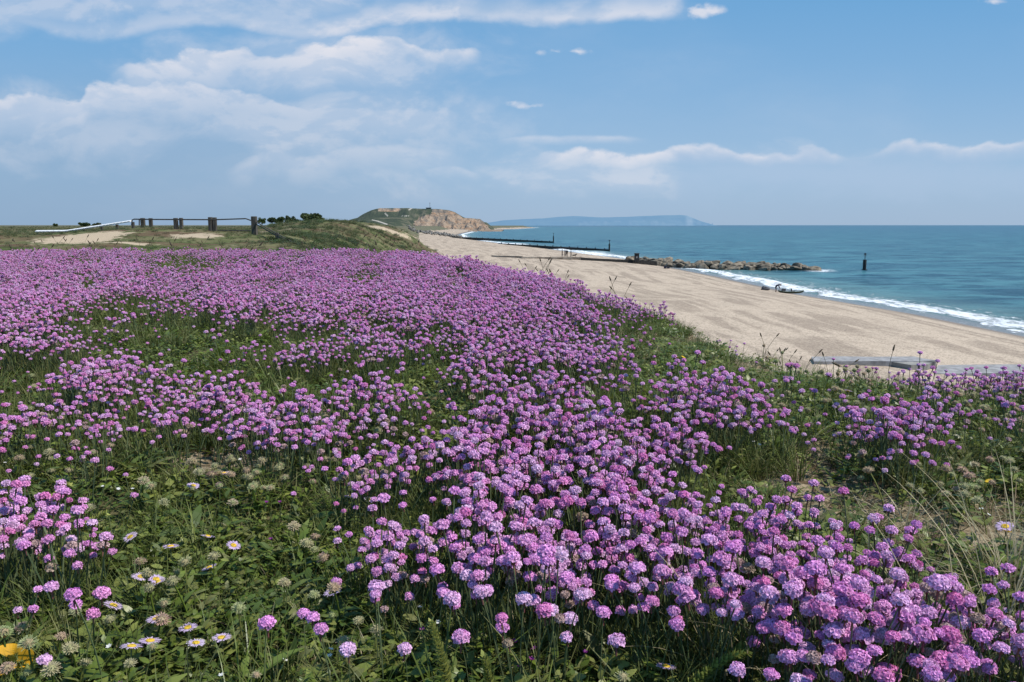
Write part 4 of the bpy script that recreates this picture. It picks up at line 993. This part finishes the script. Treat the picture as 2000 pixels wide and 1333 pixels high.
def wall_seg(name, p0, p1, z0, z1_, th, mat, label, cat, posts=0, zb=-1.0):
    """long low wall between two ground points with heights z0 -> z1_"""
    a = Vector((p0[0], p0[1], 0)); b = Vector((p1[0], p1[1], 0)); d = (b - a); L = d.length; d.normalize(); q = Vector((-d.y, d.x, 0)); N_ = max(4, int(L / 2.5)); o = empty(name, (a.x, a.y, z0 - .5)); base = Vector(o.location); tag(o, label, cat)
    for k in range(N_):
        pass
    P = []
    for k in range(N_ + 1):
        t = k / N_; c = a + d * L * t; z = z0 + (z1_ - z0) * t + random.uniform(-.04, .04)
        for (s_, zz) in ((-1, zb), (-1, z), (1, z), (1, zb)): P.append(c + q * s_ * th / 2 + Vector((0, 0, zz)) - base)
    fs = []
    for k in range(N_):
        for j in range(3): fs.append((k * 4 + j, k * 4 + j + 1, k * 4 + 5 + j, k * 4 + 4 + j))
    fs += [(0, 1, 2, 3), tuple(N_ * 4 + j for j in (3, 2, 1, 0))]
    mb = MB(); mb.add(P, fs); mb.build('wall', mat, o)
    for k in range(posts):
        t = (k + .5) / posts; c = a + d * L * t - base; z = z0 + (z1_ - z0) * t - base.z; mb = MB(); mb.box((c.x, c.y, z - .3), (.32, .32, 1.4 + random.uniform(-.1, .15)), rz=random.uniform(-.1, .1)); mb.build('pile', M['darkwood'], o)
    return o
# concrete ramp wall leading to the rock groyne
zz = 1.9
wall_seg('low_wall', xy(961, 501, 2.4), xy(1021, 502.5, 2.4), 2.6, 2.6, .5, M['concrete'], 'short low concrete wall end showing in the sand behind the crest', 'wall')
wall_seg('groyne_wall', xy(1018, 505, 2.2), xy(1134, 506.5, 2.0), 2.5, 2.4, .9, M['concrete'], 'pale brown concrete groyne wall crossing the upper beach', 'wall')
wall_seg('groyne_wall', xy(1135, 509, 1.8), xy(1282, 511.6, 1.35), 2.4, 1.5, .7, M['darkwood'], 'dark timber faced groyne wall running down to the boulders', 'wall', 0)
mk = empty('groyne_marker', Vector((*xy(1243.5, 510.3, 1.6), 1.35))); tag(mk, 'square dark marker box standing on the groyne wall beside the boulders', 'marker')
mb = MB(); mb.box((0, 0, .9), (.95, .95, 1.9)); mb.build('box', M['darkwood'], mk); mb = MB(); mb.box((0, 0, 1.93), (1.08, 1.08, .14)); mb.build('lid', M['metal'], mk); mb = MB(); mb.box((-.05, -.49, 1.1), (.3, .04, .4)); mb.build('panel', M['slab'], mk)

def timber_groyne(p0, p1, z0, z1_, n_, label, poleh):
    o = wall_seg('timber_groyne', p0, p1, z0, z1_, .35, M['darkwood'], label, 'groyne', n_, -1.5); base = Vector(o.location)
    mb = MB(); c = Vector((p1[0], p1[1], 0)) - base; mb.tube([(c.x, c.y, -1.5 - base.z), (c.x, c.y, poleh * .7 - base.z)], [.32, .3], 8); mb.tube([(c.x, c.y, poleh * .7 - base.z), (c.x, c.y, poleh - base.z)], .10, 6)
    mb.tube([(c.x - .35, c.y, poleh - base.z), (c.x + .35, c.y, poleh - base.z)], .12, 6); mb.build('end_pole', M['darkwood'], o)
timber_groyne((-6, 352), on_z(1190, 491)[:2], 1.6, .65, 14, 'nearer dark timber groyne reaching into the sea with a pole at its tip', 3.9)
timber_groyne((-40, 540), on_z(1081, 475)[:2], 1.9, .8, 16, 'farther dark timber groyne with a thin pole at its tip', 5.2)
bp = empty('sea_marker_post', on_z(1688, 528)); tag(bp, 'lone dark beacon post standing in the sea right of the boulders', 'marker post')
mb = MB(); mb.tube([(0, 0, -1), (0, 0, .3), (0, 0, 2.2)], [.42, .36, .36], 10); mb.tube([(0, 0, -.4), (0, 0, .12)], .6, 10); mb.build('post', M['darkwood'], bp)
mb = MB(); mb.tube([(0, 0, 2.2), (0, 0, 3.6)], .07, 6); mb.box((0, 0, 3.05), (.7, .08, .07)); mb.box((0, 0, 3.4), (.45, .08, .30)); mb.build('topmark', M['metal'], bp)
mb = MB(); mb.box((0, -.38, 1.6), (.22, .1, .9)); mb.build('ladder_plate', M['metal'], bp)

def ico(sub=2):
    import bmesh; bm = bmesh.new(); bmesh.ops.create_icosphere(bm, subdivisions=sub, radius=1); V = np.array([v.co[:] for v in bm.verts]); Fc = [tuple(v.index for v in f.verts) for f in bm.faces]; bm.free(); return V, Fc
IV, IF = ico(3); IV2, IF2 = ico(2)
def boulder_mesh(seed, lo=False):
    V0, F0 = (IV2, IF2) if lo else (IV, IF); r = np.random.default_rng(seed); V = V0.copy()
    for k in range(14):   # chop with random planes: faceted quarry stone
        nrm = r.normal(size=3); nrm /= np.linalg.norm(nrm); d = r.uniform(.58, .92); dd = V @ nrm; V = V - np.outer(np.maximum(dd - d, 0), nrm)
    V *= 1 + .05 * (vnoise(V0[:, 0] * 3 + seed, V0[:, 1] * 3 + V0[:, 2] * 5)[:, None] - .5)
    return mesh_np('boulder', V * np.array([1.15, .95, .8]), F0, [M['rock2'] if lo else M['rock']])
BM = [boulder_mesh(i) for i in range(9)]; BL = [boulder_mesh(40 + i, True) for i in range(5)]
for i in range(125):
    t = (i + random.random() * .6) / 125; px = 1228 + 352 * t; row = random.random()
    base = np.interp(px, [1228, 1290, 1350, 1420, 1600], [519.5, 522.5, 525.5, 528.5, 530]); zt = np.interp(t, [0, .15, .9, 1], [.75, 1.2, 1.0, .25]) * row * 1.0
    p = on_z(px, base - 1.0); Y = p.y + row * 3.2; s = random.choice((.5, .7, .9, 1.1, 1.5)) * np.interp(t, [0, .3, 1], [.8, 1.0, 1.05])
    x = p.x + row * .8; o = link('boulder', BM[i % 9]); gz = float(beach_z(np.array([x]), np.array([Y]))[0]); o.location = (x, Y, max(gz, -.2) + .25 + zt * .9)
    o.rotation_euler = (random.uniform(-.35, .35), random.uniform(-.35, .35), random.random() * 6.28); o.scale = (s * random.uniform(.9, 1.5), s, s * random.uniform(.7, 1.0))
    if t < .33: tag(o, 'tan boulder at the landward end of the rock groyne', 'boulder', 'boulders at the landward end')
    elif t < .75: tag(o, 'brown boulder in the middle of the rock groyne', 'boulder', 'boulders in the middle of the rock groyne')
    else: tag(o, 'dark boulder near the seaward tip of the rock groyne', 'boulder', 'boulders at the seaward tip')
p = on_z(1590, 529.5); o = link('boulder', BM[2]); o.location = (p.x, p.y, .25); o.scale = (1.6, 1.2, 1.1); tag(o, 'lone boulder past the seaward end of the rock groyne', 'boulder')
p = on_z(1573, 529.5); o = link('boulder', BM[5]); o.location = (p.x, p.y, .35); o.scale = (1.0, 1.0, .9); tag(o, 'small boulder just inside the lone outlying boulder', 'boulder')
for i in range(150):
    t = random.random(); px = 796 + 104 * t + random.uniform(-5, 5); py = np.interp(px, [796, 830, 870, 900], [456, 458, 461, 465.5]) + random.uniform(-3.2, 2.0) * np.interp(t, [0, .5, 1], [1, 1, .4])
    p = on_z(px, py + .8, .8); s = random.uniform(.7, 1.7); o = link('boulder', BL[i % 5]); gz = float(land(np.array([p.x]), np.array([p.y]))[0][0]); o.location = (p.x, p.y, max(gz, 0) + .5 + .7 * random.random()); o.rotation_euler = [random.random() * 6 for _ in range(3)]; o.scale = (s, s, s * .8)
    tag(o, 'small grey boulder in the far rubble bank below the headland', 'boulder', 'boulders of the far rubble bank')

# ------------------------------------------------------------------ people, dog, kayak, bag
def skin(name, chain, mats, matf, sub=2):
    """chain: list of (point, radius, parent index); one continuous skinned surface, baked to a mesh"""
    me = bpy.data.meshes.new(name); me.from_pydata([c[0] for c in chain], [(i, c[2]) for i, c in enumerate(chain) if c[2] is not None], []); o = bpy.data.objects.new(name, me); col.objects.link(o)
    o.modifiers.new('s', 'SKIN'); 
    for i, c in enumerate(chain):
        r = c[1]; me.skin_vertices[0].data[i].radius = (r, r) if not hasattr(r, '__len__') else r
    me.skin_vertices[0].data[0].use_root = True
    m = o.modifiers.new('u', 'SUBSURF'); m.levels = sub; m.render_levels = sub
    dg = bpy.context.evaluated_depsgraph_get(); me2 = bpy.data.meshes.new_from_object(o.evaluated_get(dg)); me2.name = name
    bpy.data.objects.remove(o); bpy.data.meshes.remove(me); me2.materials.clear()
    for m in mats: me2.materials.append(m)
    for p in me2.polygons: p.material_index = matf(p.center); p.use_smooth = True
    return me2
def cloth(n, c): return simple(n, tuple(x * .8 for x in c), c, 8, .85, .2, .01)
M['skinm'] = simple('skin', (.42, .25, .17), (.50, .31, .22), 4, .6, 0); M['navy'] = cloth('navy_cloth', (.022, .026, .05)); M['black'] = cloth('black_cloth', (.016, .016, .018)); M['grey'] = cloth('grey_cloth', (.10, .10, .11)); M['hair'] = simple('hair', (.03, .02, .013), (.06, .04, .03), 20, .7, .2); M['olive'] = simple('kayak_hull', (.035, .05, .03), (.07, .085, .05), 4, .45, 0, spec=.4); M['deck'] = simple('kayak_deck', (.20, .24, .22), (.32, .34, .30), 3, .5, 0)
def standing(stride=.0, armsw=.1, lean=0.0):
    h = .93; ch = []
    def A(p, r, par): ch.append((p, r, par)); return len(ch) - 1
    pel = A((0, 0, h), (.15, .12), None); wa = A((0, lean * .3, h + .17), (.13, .10), pel); che = A((0, lean * .7, h + .40), (.17, .115), wa); nk = A((0, lean, h + .55), .06, che); hb_ = A((0, lean - .01, h + .63), (.075, .085), nk); ht = A((0, lean - .01, h + .76), (.075, .095), hb_)
    A((0, lean - .105, h + .68), .018, hb_)
    for s_ in (-1, 1):
        hp = A((.09 * s_, 0, h - .06), .095, pel); kn = A((.095 * s_, -.02 + stride * s_ * .5, h * .52), .062, hp); an = A((.095 * s_, stride * s_, .08), .042, kn); A((.10 * s_, stride * s_ - .15, .035), (.045, .03), an)
        sh = A((.19 * s_, lean * .9, h + .47), .062, che); el = A((.24 * s_, lean + .03 - armsw * s_ * .4, h + .20), .042, sh); wr = A((.25 * s_, lean - .05 - armsw * s_, h - .03), .03, el); A((.25 * s_, lean - .08 - armsw * s_, h - .12), (.036, .022), wr)
    return ch
def dress(up, lo): return lambda c: (0 if (c.z > 1.46 or (abs(c.x) > .2 and c.z < 1.0 and c.z > .7)) else (1 if c.z > .90 else (2 if c.z > .09 else 3)))
pl = [(1098, 502.4, 'black', 'grey', 'person in dark clothes on the left of the small group walking on the beach', .12), (1103.5, 502.6, 'navy', 'navy', 'second person from the left in the beach group, close to the third', -.1), (1107.2, 502.8, 'black', 'black', 'third person from the left in the beach group, shoulder to shoulder with the second', .14),
      (1115, 503, 'navy', 'black', 'person in dark clothes on the right of the beach group, next to the dog', .1)]
for (px, py, up, lo, lab, st) in pl:
    p = on_z(px, py, .9); gz = float(beach_z(np.array([p.x]), np.array([p.y]))[0]); p = on_z(px, py, gz); me = skin('person', standing(st, st), [M['skinm'], M[up], M[lo], M['black']], dress(up, lo)); o = link('person', me); o.location = (p.x, p.y, gz); o.rotation_euler = (0, 0, random.uniform(-.6, 2.4)); o.scale = (1.1, 1.1, 1.08); tag(o, lab, 'person', 'walkers on the beach')
    hm = mesh_np('hair', IV2 * np.array([.088, .105, .075]) + np.array([0, .012, 1.66]), IF2, [M['hair']], None, None, True); link('hair', hm, o)
# dog beside them
def dogm():
    ch = []
    def A(p, r, par): ch.append((p, r, par)); return len(ch) - 1
    b0 = A((0, 0, .46), (.11, .13), None); b1 = A((.30, 0, .48), (.13, .16), b0); b2 = A((-.25, 0, .49), (.09, .10), b0); nk = A((.46, 0, .60), .08, b1); hd = A((.56, 0, .70), .075, nk); A((.70, 0, .67), .035, hd); A((.53, .05, .79), .018, hd); A((.53, -.05, .79), .018, hd)
    tl = A((-.40, 0, .55), .025, b2); A((-.55, 0, .66), .015, tl)
    for s_ in (-1, 1):
        e = A((.30, .07 * s_, .32), .042, b1); w = A((.29, .07 * s_, .14), .026, e); f = A((.30, .07 * s_, .03), .024, w); A((.35, .07 * s_, .02), .022, f)
        k = A((-.20, .07 * s_, .32), .06, b2); h_ = A((-.34, .07 * s_, .18), .026, k); f = A((-.31, .07 * s_, .03), .022, h_); A((-.26, .07 * s_, .02), .022, f)
    return skin('dog', ch, [M['black']], lambda c: 0)
p = on_z(1121, 503, .9); gz = float(beach_z(np.array([p.x]), np.array([p.y]))[0]); p = on_z(1121, 503, gz); o = link('dog', dogm()); o.location = (p.x, p.y, gz); o.scale = (1.15,) * 3; tag(o, 'dark dog standing on the sand beside the group of walkers', 'dog')
# person bending over the kayak (side-on, facing +x)
def bending():
    ch = []
    def A(p, r, par): ch.append((p, r, par)); return len(ch) - 1
    pel = A((-.10, 0, .93), (.15, .15), None); w1 = A((.03, 0, 1.09), (.12, .15), pel); che = A((.24, 0, 1.22), (.12, .18), w1); nk = A((.40, 0, 1.22), .06, che); hd = A((.49, 0, 1.17), (.08, .08), nk); ht = A((.58, 0, 1.10), (.088, .08), hd); A((.56, 0, 1.00), .02, ht)
    for s_ in (-1, 1):
        hp = A((-.09, .09 * s_, .86), .098, pel); kn = A((-.03 + .03 * s_, .10 * s_, .50), .066, hp); an = A((-.08 + .05 * s_, .11 * s_, .09), .045, kn); A((.06 + .05 * s_, .11 * s_, .04), (.035, .045), an)
        sh = A((.27, .19 * s_, 1.16), .065, che); el = A((.33, .22 * s_, .90), .045, sh); wr = A((.45, .16 * s_, .68), .032, el); A((.50, .14 * s_, .60), (.035, .024), wr)
    return ch
def dr(c):
    if c.x > .42 and c.z > .98: return 0
    if c.x > .38 and c.z < .74: return 0
    if c.z > .92 - .1 * (c.x > .2) or c.x > .15: return 1
    return 2 if c.z > .55 else (0 if c.z > .1 else 3)
kp = on_z(1516, 573.5, .1); gz = float(beach_z(np.array([kp.x]), np.array([kp.y]))[0]); kp = on_z(1516, 573.5, gz)
o = link('person', skin('person', bending(), [M['skinm'], M['navy'], M['black'], M['black']], dr)); o.location = (kp.x, kp.y, gz); o.scale = (1.0,) * 3; o.rotation_euler = (0, 0, -.15); tag(o, 'person in a dark blue top and shorts bending over the kayak at the waterline', 'person')
hm = mesh_np('hair', IV2 * np.array([.10, .088, .088]) + np.array([.545, 0, 1.165]), IF2, [M['hair']], None, None, True); link('hair', hm, o)
ky = empty('kayak', (kp.x + 1.85, kp.y - .35, gz), -.12); tag(ky, 'low olive fishing kayak lying on wet sand beside the bending person', 'kayak')
def loft(mb, secs, n=12, mi=0, closed=True):
    P = []
    for (x, w, z0, z1_) in secs:
        for j in range(n):
            a = math.pi + math.pi * j / (n - 1); P.append((x, math.cos(a) * w, z1_ + math.sin(a) * (z1_ - z0)))
    mb.add(P, [(i * n + j, i * n + j + 1, (i + 1) * n + j + 1, (i + 1) * n + j) for i in range(len(secs) - 1) for j in range(n - 1)], mi)
mb = MB(); secs = []
for t in np.linspace(-1, 1, 15): w = .40 * max(.02, (1 - abs(t) ** 2.6)); secs.append((t * 1.65, w, .02 + .22 * abs(t) ** 4, .30 + .16 * abs(t) ** 3))
loft(mb, secs); mb.build('hull', M['olive'], ky, True)
mb = MB(); P = []; 
for (x, w, a, b) in secs: P += [(x, -w, b), (x, -w * .55, b + .01), (x, 0, b - .05 if abs(x) < .9 else b + .05), (x, w * .55, b + .01), (x, w, b)]
mb.add(P, [(i * 5 + j, i * 5 + j + 1, i * 5 + 6 + j, i * 5 + 5 + j) for i in range(len(secs) - 1) for j in range(4)]); mb.build('deck', M['deck'], ky, True)
mb = MB(); mb.box((.25, 0, .33), (.42, .40, .06)); mb.box((.05, 0, .50), (.07, .38, .36)); mb.build('seat', M['black'], ky); mb = MB(); mb.box((-.95, 0, .50), (.48, .36, .30)); mb.build('crate', M['grey'], ky)
mb = MB(); mb.tube([(-1.3, .3, .48), (1.0, .26, .42)], .02, 6); mb.box((-1.45, .3, .50), (.42, .16, .02)); mb.box((1.2, .26, .43), (.42, .16, .02)); mb.build('paddle', M['grey'], ky)
bgp = on_z(1495, 570.5, gz); bz = float(beach_z(np.array([bgp.x]), np.array([bgp.y]))[0]); V = IV.copy(); n3 = vnoise(V[:, 0] * 2.5 + 3, V[:, 1] * 2.5 + V[:, 2] * 2); V = V * (1 + .35 * (n3[:, None] - .5)); V = V * np.array([.62, .32, .26]); V[:, 2] += .20 + .22 * np.exp(-((V[:, 0] + .38) / .22) ** 2) * (V[:, 2] > 0); V[:, 2] = np.maximum(V[:, 2], 0)
bg = empty('kit_bag', (bgp.x, bgp.y, bz)); tag(bg, 'dark slumped kit bag on the sand left of the bending person', 'bag'); link('bag_body', mesh_np('bag_body', V, IF, [M['grey']], None, None, True), bg); mb = MB(); mb.tube([(-.3, -.2, .35), (-.1, -.28, .52), (.15, -.22, .36)], .025, 6); mb.build('strap', M['black'], bg)
mb = MB(); mb.box((0, 0, .28), (.5, .4, .5)); mb.box((.6, -.1, .18), (.5, .4, .3)); o = mb.build('beach_bags', M['navy']); p = on_z(1297, 523, 1.0); o.location = (p.x, p.y - 1.2, float(beach_z(np.array([p.x]), np.array([p.y - 1.2]))[0])); o.name = 'beach_bag'; tag(o, 'blue bag left against the foot of the boulders', 'bag')

# ------------------------------------------------------------------ world, sun, camera
SUN_AZ, SUN_EL = R(104), R(55)      # azimuth measured from +Y towards +X
w = bpy.data.worlds.new('World'); scene.world = w; w.use_nodes = True; t = NT(w.node_tree); bgn = t.n['Background']
sky = t.node('ShaderNodeTexSky', sky_type='NISHITA'); sky.sun_disc = False; sky.sun_elevation = SUN_EL; sky.sun_rotation = SUN_AZ; sky.air_density = 1.1; sky.dust_density = 1.6; sky.ozone_density = 2.2
tc = t.node('ShaderNodeTexCoord'); sp = t.node('ShaderNodeSeparateXYZ'); t.l.new(tc.outputs['Generated'], sp.inputs[0])
yy = t.math('MAXIMUM', sp.outputs[1], .12)
u = t.math('DIVIDE', sp.outputs[0], yy); vv = t.math('DIVIDE', sp.outputs[2], yy)
cb = t.node('ShaderNodeCombineXYZ'); t.set(cb.inputs[0], u); t.set(cb.inputs[1], vv); P0 = cb.outputs[0]; sp_u = u
def uv(px, py): d = ray(px, py); return d.x / d.y, d.z / d.y
nz = t.noise(t.scale(P0, (1, 1.9, 1)), 7.0, 7, .58, .25); nzf = t.noise(t.scale(P0, (1, 1.6, 1)), 30, 4, .6); nlo = t.noise(t.scale(P0, (1, 2.2, 1)), 2.6, 5, .5)
warp = t.node('ShaderNodeCombineXYZ'); t.set(warp.inputs[0], t.math('MULTIPLY', t.math('SUBTRACT', nz, .5), .10)); t.set(warp.inputs[1], t.math('MULTIPLY', t.math('SUBTRACT', nlo, .5), .05))
PW = t.vmath('ADD', P0, warp.outputs[0])
def blob(cx, cy, rx, ry, rot=0):
    c = uv(cx, cy); n = t.node('ShaderNodeMapping', vector_type='TEXTURE'); t.set(n.inputs[0], PW); n.inputs['Location'].default_value = (c[0], c[1], 0); n.inputs['Rotation'].default_value = (0, 0, R(rot)); n.inputs['Scale'].default_value = (rx / F, ry / F, 1)
    return t.math('SUBTRACT', 1.0, t.vmath('LENGTH', n.outputs[0], None, 1))
def mx(l):
    a = l[0]
    for b in l[1:]: a = t.math('MAXIMUM', a, b)
    return a
U0, U1, VM = -.80, .80, .36
un = t.math('DIVIDE', t.math('SUBTRACT', sp_u, U0), U1 - U0)
def curve(pts):
    """value along u through the given (u, value) pairs"""
    n = t.node('ShaderNodeFloatCurve'); c = n.mapping.curves[0]; pts = sorted(pts)
    while len(c.points) < len(pts): c.points.new(.5, .5)
    for q, (a, b) in zip(c.points, pts): q.location = (min(max((a - U0) / (U1 - U0), 0), 1), min(max(b, 0), 1)); q.handle_type = 'AUTO'
    n.mapping.update(); t.set(n.inputs['Value'], un); return n.outputs[0]
vo = t.node('ShaderNodeTexVoronoi', feature='F1'); t.set(vo.inputs['Vector'], t.vmath('ADD', P0, t.vmath('MULTIPLY', t.noise(P0, 18, 3, .5, out=1), (.02, .02, 0)))); vo.inputs['Scale'].default_value = 24; vo.inputs['Detail'].default_value = 1; vo.inputs['Roughness'].default_value = .5
bil = t.math('SUBTRACT', .5, vo.outputs['Distance'])
edge_n = t.math('ADD', t.math('MULTIPLY', t.math('SUBTRACT', nz, .5), 1.3), t.math('ADD', t.math('MULTIPLY', bil, .4), t.math('MULTIPLY', t.math('SUBTRACT', nzf, .5), .5)))
def bank(tops, strength, depth, sharp, amp, flip=False):
    """cloud bank with a billowed crisp edge on one side that thins out on the other"""
    V = t.math('MULTIPLY', curve([(uv(x, y)[0], uv(x, y)[1] / VM) for x, y in tops]), VM)
    W = curve([(uv(x, 200)[0], w_) for x, w_ in strength])
    e = t.math('SUBTRACT', vv, V) if flip else t.math('SUBTRACT', V, vv)
    e = t.math('ADD', e, t.math('MULTIPLY', edge_n, amp / F))
    a = t.math('MULTIPLY', t.step(e, 0, sharp / F), t.math('POWER', t.step(e, depth / F, 0), .8))
    br = t.step(e, depth * .55 / F, 0)
    mot = t.step(t.math('ADD', nz, t.math('MULTIPLY', a, .3)), .36, .66)
    return t.math('MULTIPLY', t.math('MULTIPLY', a, W), t.math('ADD', .45, t.math('MULTIPLY', mot, .55))), t.math('MULTIPLY', br, W)
B = [bank([(-240, 190), (0, 182), (80, 174), (150, 180), (168, 150), (200, 142), (280, 150), (360, 152), (500, 174), (600, 188), (750, 195), (860, 190), (930, 205), (1100, 230)], [(-240, .8), (0, .85), (270, .9), (520, .62), (860, .45), (950, 0), (1300, 0), (2200, 0)], 120, 16, 44),
     bank([(150, 175), (250, 115), (350, 92), (480, 74), (500, 84), (560, 82), (640, 72), (700, 60), (760, 62), (800, 78), (850, 88), (930, 84), (955, 98), (1050, 140)], [(-240, 0), (170, 0), (260, .6), (420, .9), (520, .8), (680, 1), (760, .75), (860, .15), (955, 0), (1300, 0), (2200, 0)], 130, 16, 40),
     bank([(560, 110), (640, 74), (700, 60), (760, 62), (800, 78), (850, 88), (930, 84), (955, 98), (1050, 140)], [(-240, 0), (620, 0), (740, .9), (840, .9), (925, .75), (962, 0), (1300, 0), (2200, 0)], 50, 14, 30),
     bank([(-240, 70), (0, 60), (200, 92), (330, 70), (420, 64), (600, 90), (760, 62), (960, 52), (1080, 62), (1200, 54), (1310, 44), (1360, 20)], [(-240, .5), (0, .5), (300, .55), (600, .85), (960, .95), (1240, .9), (1320, .6), (1350, 0), (2200, 0)], 75, 24, 18, True),
     bank([(980, 300), (1040, 294), (1100, 284), (1250, 286), (1340, 272), (1400, 276), (1500, 290), (1600, 283), (1660, 293), (1720, 281), (1790, 268), (1850, 276), (1900, 275), (2000, 263), (2200, 250)], [(-240, 0), (980, 0), (1080, .75), (1360, .95), (1630, .8), (1680, .3), (1790, .85), (2000, .8), (2200, .8)], 58, 13, 34),
     bank([(380, 320), (480, 296), (530, 276), (600, 290), (700, 262), (850, 272), (950, 300)], [(-240, 0), (400, 0), (500, .5), (700, .5), (860, .35), (960, 0), (2200, 0)], 90, 26, 30),
     bank([(790, 335), (830, 324), (880, 317), (930, 328), (990, 335)], [(-240, 0), (800, 0), (840, .35), (900, .4), (960, 0), (2200, 0)], 34, 10, 12),
     bank([(940, 270), (1000, 263), (1110, 259), (1260, 262), (1300, 270)], [(-240, 0), (930, 0), (990, .4), (1110, .55), (1230, .4), (1290, 0), (2200, 0)], 26, 10, 8)]
puff = mx([blob(1580, 36, 60, 16), blob(1405, 26, 55, 18), blob(1058, 102, 30, 13), blob(1143, 101, 34, 14), blob(1100, 100, 30, 10), blob(1925, 6, 60, 12), blob(1990, 20, 40, 12), blob(1035, 204, 60, 12)])
ap = t.math('MULTIPLY', t.step(t.math('ADD', puff, t.math('MULTIPLY', edge_n, 3.0)), .0, .9), .8)
soft = mx([blob(300, 20, 700, 60, 0), blob(620, 120, 420, 90, 0), blob(650, 235, 420, 95, -3), blob(120, 250, 330, 90), blob(1550, 345, 900, 60), blob(1050, 15, 300, 30)])
as_ = t.math('MULTIPLY', t.step(t.math('ADD', soft, t.math('MULTIPLY', t.math('SUBTRACT', nz, .5), 2.2)), -.1, .95), .48)
veil = t.math('MULTIPLY', t.step(nlo, .42, .75), .12)
ab = mx([b[0] for b in B]); alpha = t.math('MAXIMUM', mx([ab, ap]), t.math('MAXIMUM', as_, veil))
upn = t.noise(t.scale(t.vmath('ADD', P0, (-.004, .010, 0)), (1, 1.9, 1)), 7.0, 7, .58, .25)
lit = t.step(t.math('SUBTRACT', nz, upn), -.05, .05)
brt = t.math('MAXIMUM', mx([b[1] for b in B]), ap)
cc = t.mix(t.math('MULTIPLY', brt, t.math('ADD', .45, t.math('MULTIPLY', lit, .55))), (.44, .565, .75), (.82, .81, .86))
grad = t.ramp(t.math('MULTIPLY', vv, 2.6), [(0, (.38, .52, .70)), (.16, (.35, .53, .75)), (.45, (.225, .445, .725)), (.8, (.125, .37, .69)), (1, (.10, .33, .66))])
# the Nishita sky sets brightness away from the view; the measured daylight gradient tints it
skyc = t.mix(.90, t.mix(1.0, sky.outputs[0], (.105, .105, .105), 'MULTIPLY'), grad)
lefty = t.math('MULTIPLY', t.step(u, .10, -.45), t.math('MULTIPLY', t.step(vv, .24, .06), .42))
skyc = t.mix(lefty, skyc, (.185, .32, .50))
fin = t.mix(alpha, skyc, cc)
t.set(bgn.inputs[0], fin); bgn.inputs[1].default_value = 1.0
w.cycles.sampling_method = 'MANUAL'; w.cycles.sample_map_resolution = 256
sun = bpy.data.lights.new('sun', 'SUN'); sun.energy = 5.0; sun.angle = R(.6); sun.color = (1, .955, .88); so = bpy.data.objects.new('sun', sun); col.objects.link(so)
sd = Vector((math.sin(SUN_AZ) * math.cos(SUN_EL), math.cos(SUN_AZ) * math.cos(SUN_EL), math.sin(SUN_EL))); so.rotation_euler = sd.to_track_quat('Z', 'Y').to_euler()
cam = bpy.data.cameras.new('camera'); cam.sensor_width = 36; cam.lens = F / 2000 * 36; cam.clip_start = .02; cam.clip_end = 80000
co = bpy.data.objects.new('camera', cam); col.objects.link(co); co.location = (0, 0, CZ); co.rotation_euler = (math.pi / 2 - TH, 0, 0); scene.camera = co
cam.dof.use_dof = False
scene.view_settings.view_transform = 'Standard'; scene.view_settings.look = 'None'; scene.view_settings.exposure = 0; scene.view_settings.gamma = 1
scene.cycles.max_bounces = 3; scene.cycles.diffuse_bounces = 2; scene.cycles.transmission_bounces = 2; scene.cycles.glossy_bounces = 2
